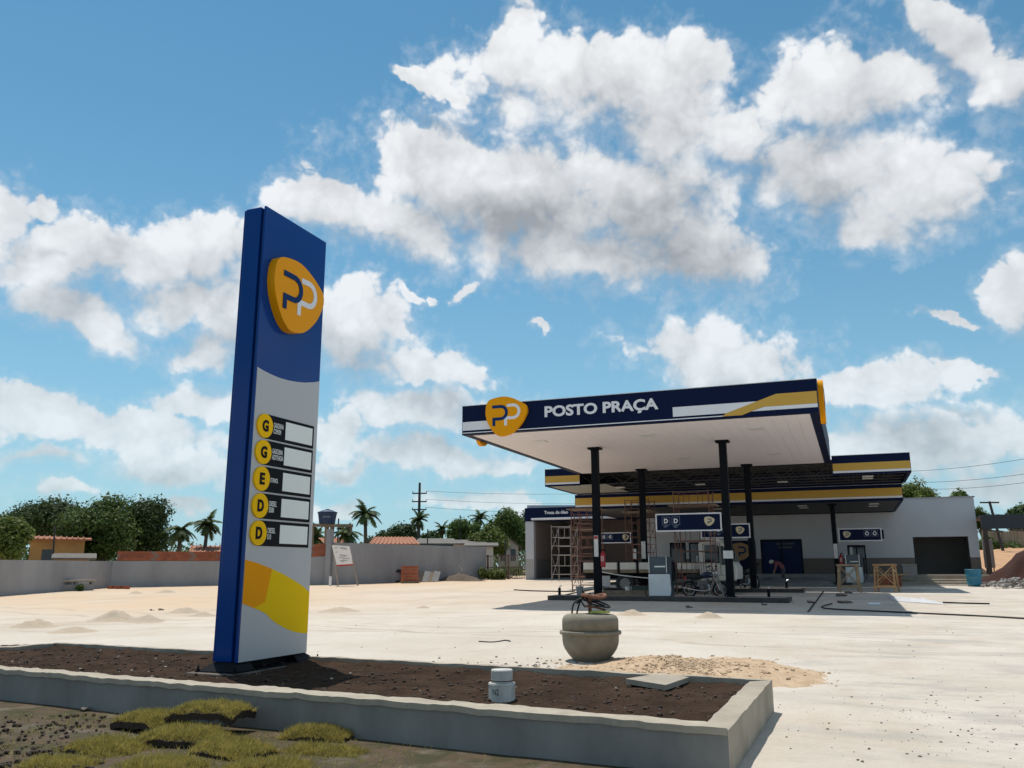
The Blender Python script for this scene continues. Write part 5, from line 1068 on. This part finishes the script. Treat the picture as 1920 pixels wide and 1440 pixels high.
p = far(860, 1087, 58.5); solo(mound(p.x, p.y, 2.3, .7, .5, z0=0, seed=9), 'debris_heap', mat('brown debris', (.16, .115, .08), .95, (.08, .06, .045), scale=4, bump=.03, bscale=15, var=1), 'brown heap of site debris along the grey wall', 'debris', (p.x, p.y, gz(p.y) - .02), smooth=True)
for k, (a, b) in enumerate((((858, 1085), (862, 1062)), ((872, 1083), (858, 1058)), ((868, 1084), (866, 1064)))): solo(MB().tube([far(*a, 58.6), far(*b, 59.0)], .03, 6), 'leaning_pole', SCAFG, ['leftmost pole leaning in the debris by the wall', 'longest slanting pole leaning in the debris by the wall', 'middle short pole leaning in the debris by the wall'][k], 'pole', group='poles leaning in the debris')
r = thing('concrete_bench', 'low concrete bench slab before the left grey wall', 'bench', far(141, 1107, 52)); z_ = r.location.z; r.location.z = gz(r.location.y); r.rotation_euler[2] = R(62)
local(MB().box(-.95, .95, -.25, .25, .48, .58), 'seat', CONC, r, bevel=.02); local(MB().box(-.85, .85, -.2, .2, 0, .34), 'base_block', CONCD, r); 
for x in (-.8, 0, .8): local(MB().box(x - .08, x + .08, -.18, .18, .34, .48), 'support', CONCD, r)
solo(MB().box(-.06, .06, -.06, .06, 0, .55), 'white_stake', WHITE, 'short white stake at the foot of the corner pier', 'stake', (lambda p: (p.x, p.y, gz(p.y)))(far(619, 1096, 52)), bevel=.01)
r = thing('brick_row', 'few red bricks lying by the bench at the wall foot', 'bricks', (lambda p: (p.x, p.y, gz(p.y)))(far(222, 1103, 53.5)))
for k in range(5): o = bpy.data.objects.new('brick', bk); col.objects.link(o); o.parent = r; o.location = (-.6 + .31 * k, .1 * (k % 2), .085)

# ================================================================== vegetation
def leaf_cloud(lobes, n, size, rn, flat=.0):
    mb = MB(); tot = sum(l[3] * l[4] for l in lobes)
    for (cx, cy, cz, rr, rz_) in lobes:
        m = int(n * rr * rz_ / tot)
        for _ in range(m):
            v = Vector((rn.gauss(0, 1), rn.gauss(0, 1), rn.gauss(0, 1))).normalized(); q = rn.random() ** .33 * (1 + .18 * rn.gauss(0, 1)); q = min(q, 1.25)
            p = Vector((cx + v.x * rr * q, cy + v.y * rr * q, cz + v.z * rz_ * q)); nrm = (v + Vector((rn.gauss(0, .7), rn.gauss(0, .7), rn.gauss(0, .7) + .35))).normalized()
            t = nrm.cross(Vector((rn.gauss(0, 1), rn.gauss(0, 1), rn.gauss(0, 1)))).normalized(); b = nrm.cross(t); s = size * rn.uniform(.6, 1.35); i = len(mb.v)
            mb.v += [tuple(p - t * s * .5), tuple(p + b * s * .28 - nrm * s * .06), tuple(p + t * s * .5), tuple(p - b * s * .28 - nrm * s * .06)]; mb.f.append((i, i + 1, i + 2, i + 3))
    return mb
def tree(px, ytop, ybot, wpx, d, lm, lab, n=7000, seed=0, name='leafy_tree', size=.34, group='trees beyond the yard'):
    rn = random.Random(seed); top = far(px, ytop, d); bot = far(px, ybot, d); base = Vector((top.x, top.y, gz(top.y))); W = wpx * d / 1612 * .5; ch = (top.z - bot.z) * 1.10; r = thing(name, lab, 'tree', base, 0, group)
    cz = bot.z - base.z; lob = []
    nl = 13
    for k in range(nl):
        a = rn.uniform(0, 6.283); q = rn.random() ** .5 * .62; u = q * math.cos(a); v = q * math.sin(a); hgt = rn.uniform(.25, .92) * (1 - .45 * q * q)
        rr = W * rn.uniform(.30, .46); lob.append((u * W, v * W, cz + ch * hgt - rr * .35, rr, min(rr * .85, ch * .36)))
    lob.append((0, 0, cz + ch * .5, W * .5, ch * .42)); lob.append((-.5 * W, 0, cz + ch * .38, W * .42, ch * .33)); lob.append((.5 * W, 0, cz + ch * .36, W * .42, ch * .33))
    local(leaf_cloud(lob, int(n * 2.2), size * .72, rn), 'crown', lm, r)
    tk_ = MB(); tk_.tube([(0, 0, -.1), (.05, 0, cz * .5), (0, .05, cz + ch * .35)], [.28, .22, .12], 9)
    for k in range(6):
        l = lob[k]; tk_.tube([(0, 0, cz * .7 + .05 * k), ((l[0]) * .5, l[1] * .5, (cz * .8 + l[2]) / 2), (l[0], l[1], l[2])], [.13, .08, .03], 6)
    local(tk_, 'trunk', BARK, r, smooth=True); return r
def palm(px, ytop, ybase, d, L_, lab, seed, nf=22, group='palms beyond the yard'):
    L_ *= .74; rn = random.Random(seed); c = far(px, ytop, d); base = Vector((c.x, c.y, gz(c.y))); h = c.z - base.z - L_ * .28; r = thing('palm_tree', lab, 'palm', base, 0, group); lean = rn.uniform(-.4, .4)
    local(MB().tube([(0, 0, -.1), (lean * .4, 0, h * .5), (lean, 0, h)], [.2, .15, .12], 9), 'trunk', BARK, r, smooth=True)
    for k in range(nf):
        a = 6.283 * k / nf + rn.uniform(-.2, .2); el = rn.uniform(-.5, 1.35); kf = rn.uniform(.7, 1.15); fr = MB(); pts = []; p = Vector((lean, 0, h)); dr_ = Vector((math.cos(a) * math.cos(el), math.sin(a) * math.cos(el), math.sin(el)))
        for s in range(11): pts.append(p.copy()); p = p + dr_ * L_ * kf / 10; dr_ = (dr_ + Vector((0, 0, -.17))).normalized()
        fr.tube(pts, [.03 * (1 - s / 12) for s in range(11)], 5)
        for s in range(1, 11):
            for q_ in (0, .5):
                c0 = pts[s - 1].lerp(pts[s], q_); t = (pts[s] - pts[s - 1]).normalized(); sd = t.cross(Vector((0, 0, 1))).normalized(); ll = L_ * .26 * math.sin(math.pi * min(1, (s + q_) / 11.5 + .08)) + .1
                for sg in (-1, 1):
                    e = c0 + sd * sg * ll * .75 + t * ll * .55 + Vector((0, 0, -ll * rn.uniform(.15, .5))); w_ = t * .07; i = len(fr.v); fr.v += [tuple(c0 - w_), tuple(c0 + w_), tuple(e)]; fr.f.append((i, i + 1, i + 2))
        local(fr, 'frond', LEAFP, r)
    return r
tree(8, 972, 1052, 100, 60, LEAFL, 'bright green bushy tree at far left edge behind wall', 5200, 1)
tree(105, 934, 1005, 175, 92, LEAFD, 'broad dark tree behind the yellow house at left', 7000, 2, size=.42)
tree(200, 936, 1052, 145, 70, LEAFM, 'large dark mango tree rising over the brick wall', 8500, 3)
tree(266, 934, 1050, 135, 73, LEAFD, 'dark dense tree right of the large mango tree', 7500, 4)
tree(40, 958, 1005, 110, 100, LEAFD, 'dark tree crown far behind the bright green tree', 3500, 14, size=.45)
palm(338, 985, 1040, 62, 1.7, 'short palm in front of the dark trees by totem', 5, 24); palm(386, 974, 1040, 72, 2.0, 'palm just left of the totem edge', 6)
palm(596, 1000, 1040, 72, 1.8, 'low palm between totem and water tank', 7); palm(690, 954, 1040, 66, 2.0, 'tallest palm right of the water tank', 8, 28); palm(655, 992, 1040, 62, 1.8, 'low palm below the tallest palm', 18, 22)
tree(752, 982, 1035, 85, 92, LEAFD, 'round dark tree behind the orange roofed house', 4200, 9, size=.42); palm(785, 968, 1035, 80, 1.7, 'palm in front of the tall utility pole', 10, 22)
tree(868, 972, 1030, 72, 88, LEAFM, 'round green tree behind the pale roofs', 4200, 11, size=.4); palm(830, 985, 1030, 92, 1.9, 'pale palm left of the round green tree', 12, 18); palm(893, 966, 1030, 90, 2.0, 'palm peeking over the round green tree', 22, 18)
tree(950, 956, 1030, 105, 84, LEAFM, 'large green tree behind the bar gate', 6000, 13, size=.4); tree(918, 988, 1040, 85, 72, LEAFL, 'light green tree left of the bar gate house', 4200, 15); tree(992, 962, 1040, 80, 90, LEAFD, 'dark tree partly hidden by the oil change bay', 3500, 16, size=.42)
tree(715, 1000, 1040, 70, 96, LEAFD, 'low dark tree between the palms', 2600, 26, size=.42); tree(810, 1000, 1035, 60, 98, LEAFD, 'low dark tree behind the blue house', 2200, 27, size=.42)
tree(1720, 902, 985, 78, 84, LEAFL, 'green tree rising over the station roof', 4500, 17, size=.36); tree(1797, 918, 970, 44, 92, LEAFM, 'small tree top over the right station roof', 2200, 18, size=.36); tree(1838, 950, 1000, 34, 100, LEAFM, 'sparse small tree beside the station side wall', 900, 19, size=.36)
tree(1916, 946, 1000, 56, 90, LEAFD, 'dark tree beyond the steel porch at right edge', 3800, 20, size=.4); tree(1850, 1003, 1045, 36, 84, LEAFM, 'bush under the steel porch by the dirt track', 2600, 28, size=.34)
tree(1700, 930, 990, 60, 95, LEAFM, 'tree crown just behind the rear canopy edge', 2000, 29, size=.4)
def bush(px, ytop, ybot, w, d, lm, lab, n, seed):
    rn = random.Random(seed); b = far(px, ybot, d); t = far(px, ytop, d); W = w * d / 1612 * .5; h = t.z - gz(b.y); r = thing('shrub', lab, 'shrub', (b.x, b.y, gz(b.y)), 0, 'shrubs behind the gate'); lob = [(rn.uniform(-.7, .7) * W, rn.uniform(-.5, .5) * W, h * rn.uniform(.2, .7), W * .4, h * .32) for _ in range(7)]
    local(leaf_cloud(lob, n, .22, rn), 'foliage', lm, r); st = MB()
    for l in lob: st.tube([(0, 0, -.05), (l[0], l[1], l[2])], [.04, .015], 5)
    local(st, 'stem', BARK, r)
bush(925, 1056, 1086, 50, 61, LEAFL, 'leafy shrub left behind the bar gate', 1600, 31); bush(955, 1062, 1086, 55, 63, LEAFM, 'leafy shrub right behind the bar gate', 1400, 32); bush(150, 1096, 1105, 18, 51.5, LEAFM, 'small weed clump beside the concrete bench', 300, 33)
mb = leaf_cloud([(rnd.uniform(8, 26), rnd.uniform(84, 96), 3.3, 1.6, .5) for _ in range(40)], 7000, .4, random.Random(4)); o = mb.build('verge_grass', GRASSG); tag(o, 'green verge of grass beyond the orange dirt track', 'grass', kind='stuff')

lob = []; rq = random.Random(77)
for k in range(120):
    px_ = -350 + 2500 * (k + rq.random()) / 120; p = far(px_, 1050, rq.uniform(118, 150)); h = rq.uniform(2.2, 4.6); lob.append((p.x, p.y, 1.0 + h * .5, rq.uniform(2.2, 4.2), h * .62))
o = leaf_cloud(lob, 30000, .55, rq).build('distant_trees', LEAFM); tag(o, 'distant band of low trees along the horizon', 'trees', kind='stuff')

# ================================================================== terrain rising behind on the right
mb = MB(); n = 40
for j in range(n + 1):
    for i in range(n + 1):
        x = 6.9 + 60 * i / n; y = 57.5 + 60 * j / n; t_ = (y - 57.5); z = .70 + .09 * t_ if t_ < 28 else .70 + .09 * 28 + .03 * (t_ - 28); mb.v.append((x, y, z + .12 * fbm(x, y, .3, 3)))
for j in range(n):
    for i in range(n): q_ = j * (n + 1) + i; mb.f.append((q_, q_ + 1, q_ + n + 2, q_ + n + 1))
o = mb.build('dirt_bank', LATER, smooth=True); tag(o, kind='structure')
p = far(1925, 1090, 51.5); solo(mound(p.x, p.y, 4.3, 2.2, 2.1, z0=0, seed=4, rough=.3), 'red_earth_heap', REDEARTH, 'heap of dark red earth under the steel porch', 'earth heap', (p.x + 1.2, p.y, gz(p.y) - .1), smooth=True)
p = far(1862, 1082, 57.5); solo(mound(p.x, p.y, 1.6, 1., .5, z0=0, seed=8, rough=.5), 'pale_rubble_heap', mat('pale rubble', (.50, .40, .30), .95, (.34, .25, .18), scale=3, bump=.03, bscale=9, var=1), 'pale rubble heap beyond the porch post', 'rubble', (p.x, p.y, .75), smooth=True)
fw = thing('plank_fence', 'pale vertical plank fence beyond the dirt track', 'fence', far(1890, 1025, 87))
for k in range(46):
    p = far(1845 + k * 2.6, 1028, 87); h = 1.7 + .25 * rnd.random(); MB().box(p.x - .075, p.x + .075, p.y, p.y + .04, 2.4, 3.9 + h - 1.0).build('plank', mat('pale plank', (.42, .34, .25), .9, (.26, .20, .14), scale=1, objrand=.25), fw)
# sign cabinet seen under the porch
cb = far(1853, 1034, 62); r = thing('utility_cabinet', 'grey utility cabinet on legs under the steel porch', 'cabinet', (cb.x, cb.y, 1.05)); local(MB().box(-.28, .28, -.15, .15, .45, 2.2), 'cabinet_body', mat('cabinet grey', (.36, .34, .34), .7), r, bevel=.02)
for x in (-.2, .2): local(MB().box(x - .03, x + .03, -.03, .03, 0, .45), 'leg', STEEL, r)
local(MB().prism(rect(-.24, .24, .55, 2.1), front(-.151), 0, .012), 'cabinet_door', mat('cabinet door', (.40, .38, .375), .6), r)

# ================================================================== houses beyond the wall
def house(x0, x1, ye, yr, yb, d, dep, wm, rm, lab, gable=False, name='house', ridge_in=.0):
    a = far(x0, ye, d); b = far(x1, ye, d); zr = far((x0 + x1) / 2, yr, d).z; base = (a + b) / 2; base.z = gz(base.y); ax = (b - a); ax.z = 0; Lh = ax.length; rz = math.atan2(ax.y, ax.x); r = thing(name, lab, 'house', base, rz, None); ze = a.z - base.z; zr -= base.z; w = Lh / 2
    local(MB().box(-w, w, 0, dep, -.2, ze), 'wall', wm, r)
    if gable:
        local(MB().prism([(-w, ze), (w, ze), (0, zr)], front(0.0), -dep, 0), 'gable', wm, r)
        for s in (-1, 1):
            m = MB(); m.hexa([(s * (w + .3), -.35, ze - .18), (0, -.35, zr), (0, dep + .3, zr), (s * (w + .3), dep + .3, ze - .18), (s * (w + .3), -.35, ze - .08), (0, -.35, zr + .1), (0, dep + .3, zr + .1), (s * (w + .3), dep + .3, ze - .08)]); local(m, 'roof', rm, r)
    else:
        ri = ridge_in * w
        for y0, y1 in ((-.5, dep / 2), (dep + .5, dep / 2)):
            m = MB(); m.hexa([(-w - .4, y0, ze - .1), (w + .4, y0, ze - .1), (w + .4 - ri, y1, zr), (-w - .4 + ri, y1, zr), (-w - .4, y0, ze), (w + .4, y0, ze), (w + .4 - ri, y1, zr + .1), (-w - .4 + ri, y1, zr + .1)]); ro = local(m, 'roof', rm, r)
            nb_ = int((2 * w + .8) / .35)
            tl = MB()
            for k in range(nb_):
                u = -w - .3 + .35 * k; f_ = ri / (2 * w + .8); tl.tube([(u, y0, ze + .02), (u * (1 - f_ * 1.6), y1, zr + .12)], .06, 5)
            if rm is RTILE: local(tl, 'tile_rows', rm, r)
    return r
def win(r, u0, u1, v0, v1, m=GLASS): local(MB().prism(rect(u0, u1, v0, v1), front(-.001), 0, .03), 'window', m, r)
h = house(58, 160, 1010, 1006, 1050, 66, 6, YWALL, RTILE, 'ochre yellow house with dark tiled eave behind the left wall'); win(h, -.9, -.3, 1.4, 2.3)
house(110, 168, 1046, 1040, 1052, 62, 1.2, YWALL, OLDT, 'low lean-to with pale tiles before the yellow house')
house(365, 430, 1036, 1024, 1052, 70, 6, YWALL, RTILE, 'tiled roof house half hidden by the totem left edge'); house(590, 650, 1022, 1008, 1040, 78, 5, LWALL, RTILE, 'small tiled house behind the water tank stand')
h = house(700, 778, 1020, 1006, 1040, 72, 8, LWALL, RTILE, 'house with bright orange clay tile roof behind the wall', ridge_in=.25); h = house(785, 850, 1019, 1009, 1040, 74, 7, BWALL, OLDT, 'blue walled house with grey roof behind the wall', ridge_in=.2); house(850, 905, 1019, 1012, 1040, 70, 6, LWALL, OLDT, 'pale roofed low house right of the blue house'); house(880, 925, 1023, 1018, 1040, 66, 5, LWALL, OLDT, 'long flat pale roof just over the wall end')
h = house(934, 972, 1024, 1009, 1050, 74, 6, LWALL, OLDT, 'small gabled pale house behind the bar gate', gable=True); win(h, -.65, -.2, 1.2, 2.2); win(h, .2, .65, 1.2, 2.2)
# water tank on its timber stand
s0 = far(620, 1030, 62); ts = thing('tank_stand', 'weathered timber stand carrying the blue water tank', 'stand', (s0.x, s0.y, gz(s0.y)))
zt_ = far(620, 988, 62).z - gz(s0.y)
for px_ in (584, 612, 622, 656):
    p = far(px_, 1010, 62) - s0; local(MB().box(p.x - .11, p.x + .11, p.y - .11, p.y + .11, 0, zt_), 'post', WOODG, ts)
a_, b_ = far(580, 988, 62) - s0, far(662, 988, 62) - s0; local(MB().bar((a_.x, a_.y, zt_ + .1), (b_.x, b_.y, zt_ + .1), .5, .2), 'deck', WOODG, ts)
tp_ = far(613, 985, 62); wt = thing('water_tank', 'dark blue plastic water tank with lid on timber stand', 'water tank', (tp_.x, tp_.y, gz(s0.y) + zt_ + .205))
local(MB().lathe([(.52, 0), (.56, .03), (.60, .35), (.66, .70), (.68, .72), (.68, .78), (.64, .79)], 32), 'tank_body', TANK, wt, smooth=False); local(MB().lathe([(.70, .79), (.71, .83), (.62, .86), (.34, .98), (.16, 1.0), (.15, 1.05), (.02, 1.06)], 24), 'lid', TANK, wt)
vt = math.atan2(-tp_.y, -tp_.x)
mb = MB()
for k in range(7): a = vt - .45 + .12 * k; mb.tube([(.645 * math.cos(a), .645 * math.sin(a), .42), (.66 * math.cos(a), .66 * math.sin(a), .54)], .022, 5)
local(mb, 'faded_marking', mat('faded tank print', (.30, .36, .44), .6), wt)

# ================================================================== poles and wires
POLE = mat('dark timber pole', (.05, .05, .052), .9)
pq = far(785, 1000, 100); r = thing('utility_pole', 'tall utility pole with three crossarms behind the palm', 'utility pole', (pq.x, pq.y, gz(pq.y))); zt = far(785, 905, 100).z - gz(pq.y); local(MB().tube([(0, 0, 0), (0, 0, zt)], [.24, .13], 10), 'pole', POLE, r)
rxy = Vector((_r.x, _r.y, 0)).normalized(); ins = []
for yy in (925, 940.5, 955.5):
    z = far(785, yy, 100).z; a = rxy * -.85; b = rxy * .85; local(MB().bar((a.x, a.y, z - gz(pq.y)), (b.x, b.y, z - gz(pq.y)), .12, .14), 'crossarm', POLE, r)
    for s in (-.8, .8): local(MB().lathe([(.03, 0), (.05, .05), (.03, .1), (.05, .15), (.02, .2)], 8, (rxy.x * s, rxy.y * s, z - gz(pq.y) + .07)), 'insulator', STEEL, r)
    ins.append((z + .27))
def wire(p0, p1, sag, lab, rr=.016):
    p0, p1 = Vector(p0), Vector(p1); pts = [p0.lerp(p1, t / 20) - Vector((0, 0, sag * 4 * (t / 20) * (1 - t / 20))) for t in range(21)]; solo(MB().tube(pts, rr, 5), 'power_line', RUB, lab, 'wire', group='power lines')
for k, z in enumerate(ins): e = far(1250, (918, 938, 958)[k], 120); wire((pq.x + rxy.x * .8, pq.y + rxy.y * .8, z), (e.x, e.y, e.z), .5, ['topmost', 'middle', 'lowest'][k] + ' power line running right from the tall pole')
WR = [((1690, 884), (2000, 846), 'topmost thin power line over the right of station roof'), ((1690, 905), (2000, 877), 'second thin power line over the right of station roof'), ((1720, 917), (2000, 893), 'lowest thin power line over the right of station roof')]
for a, b, lab in WR: wire(far(*a, 75), far(*b, 62), .25, lab, .014)
def pole(px, ytop, d, lab, lean=0, cross=True, w=.8):
    p = far(px, ytop, d); b = Vector((p.x, p.y, gz(p.y))); r = thing('utility_pole', lab, 'utility pole', b); h = p.z - b.z; bx = rxy * lean; local(MB().tube([(bx.x, bx.y, 0), (0, 0, h)], [.13, .10] if cross else [.07, .05], 8), 'pole', POLE, r)
    if cross: a = rxy * w; local(MB().bar((-a.x, -a.y, h - .1), (a.x, a.y, h - .1), .1, .12), 'crossarm', POLE, r)
pole(1855, 940, 82, 'leaning T shaped utility pole beyond the steel porch', .9); pole(863, 966, 84, 'thin plain pole among the pale roofs', 0, False); pole(635, 972, 64, 'thin dark mast beside the water tank', 0, False); pole(802, 992, 72, 'thin mast over the blue house roof', 0, False); pole(103, 985, 63, 'thin plain pole before the yellow house', 0.2, False); pole(948, 1010, 68, 'short dark post before the gabled house', 0, False)
wire(far(1857, 962, 82), far(1980, 965, 78), .2, 'short power line running right from the leaning pole')
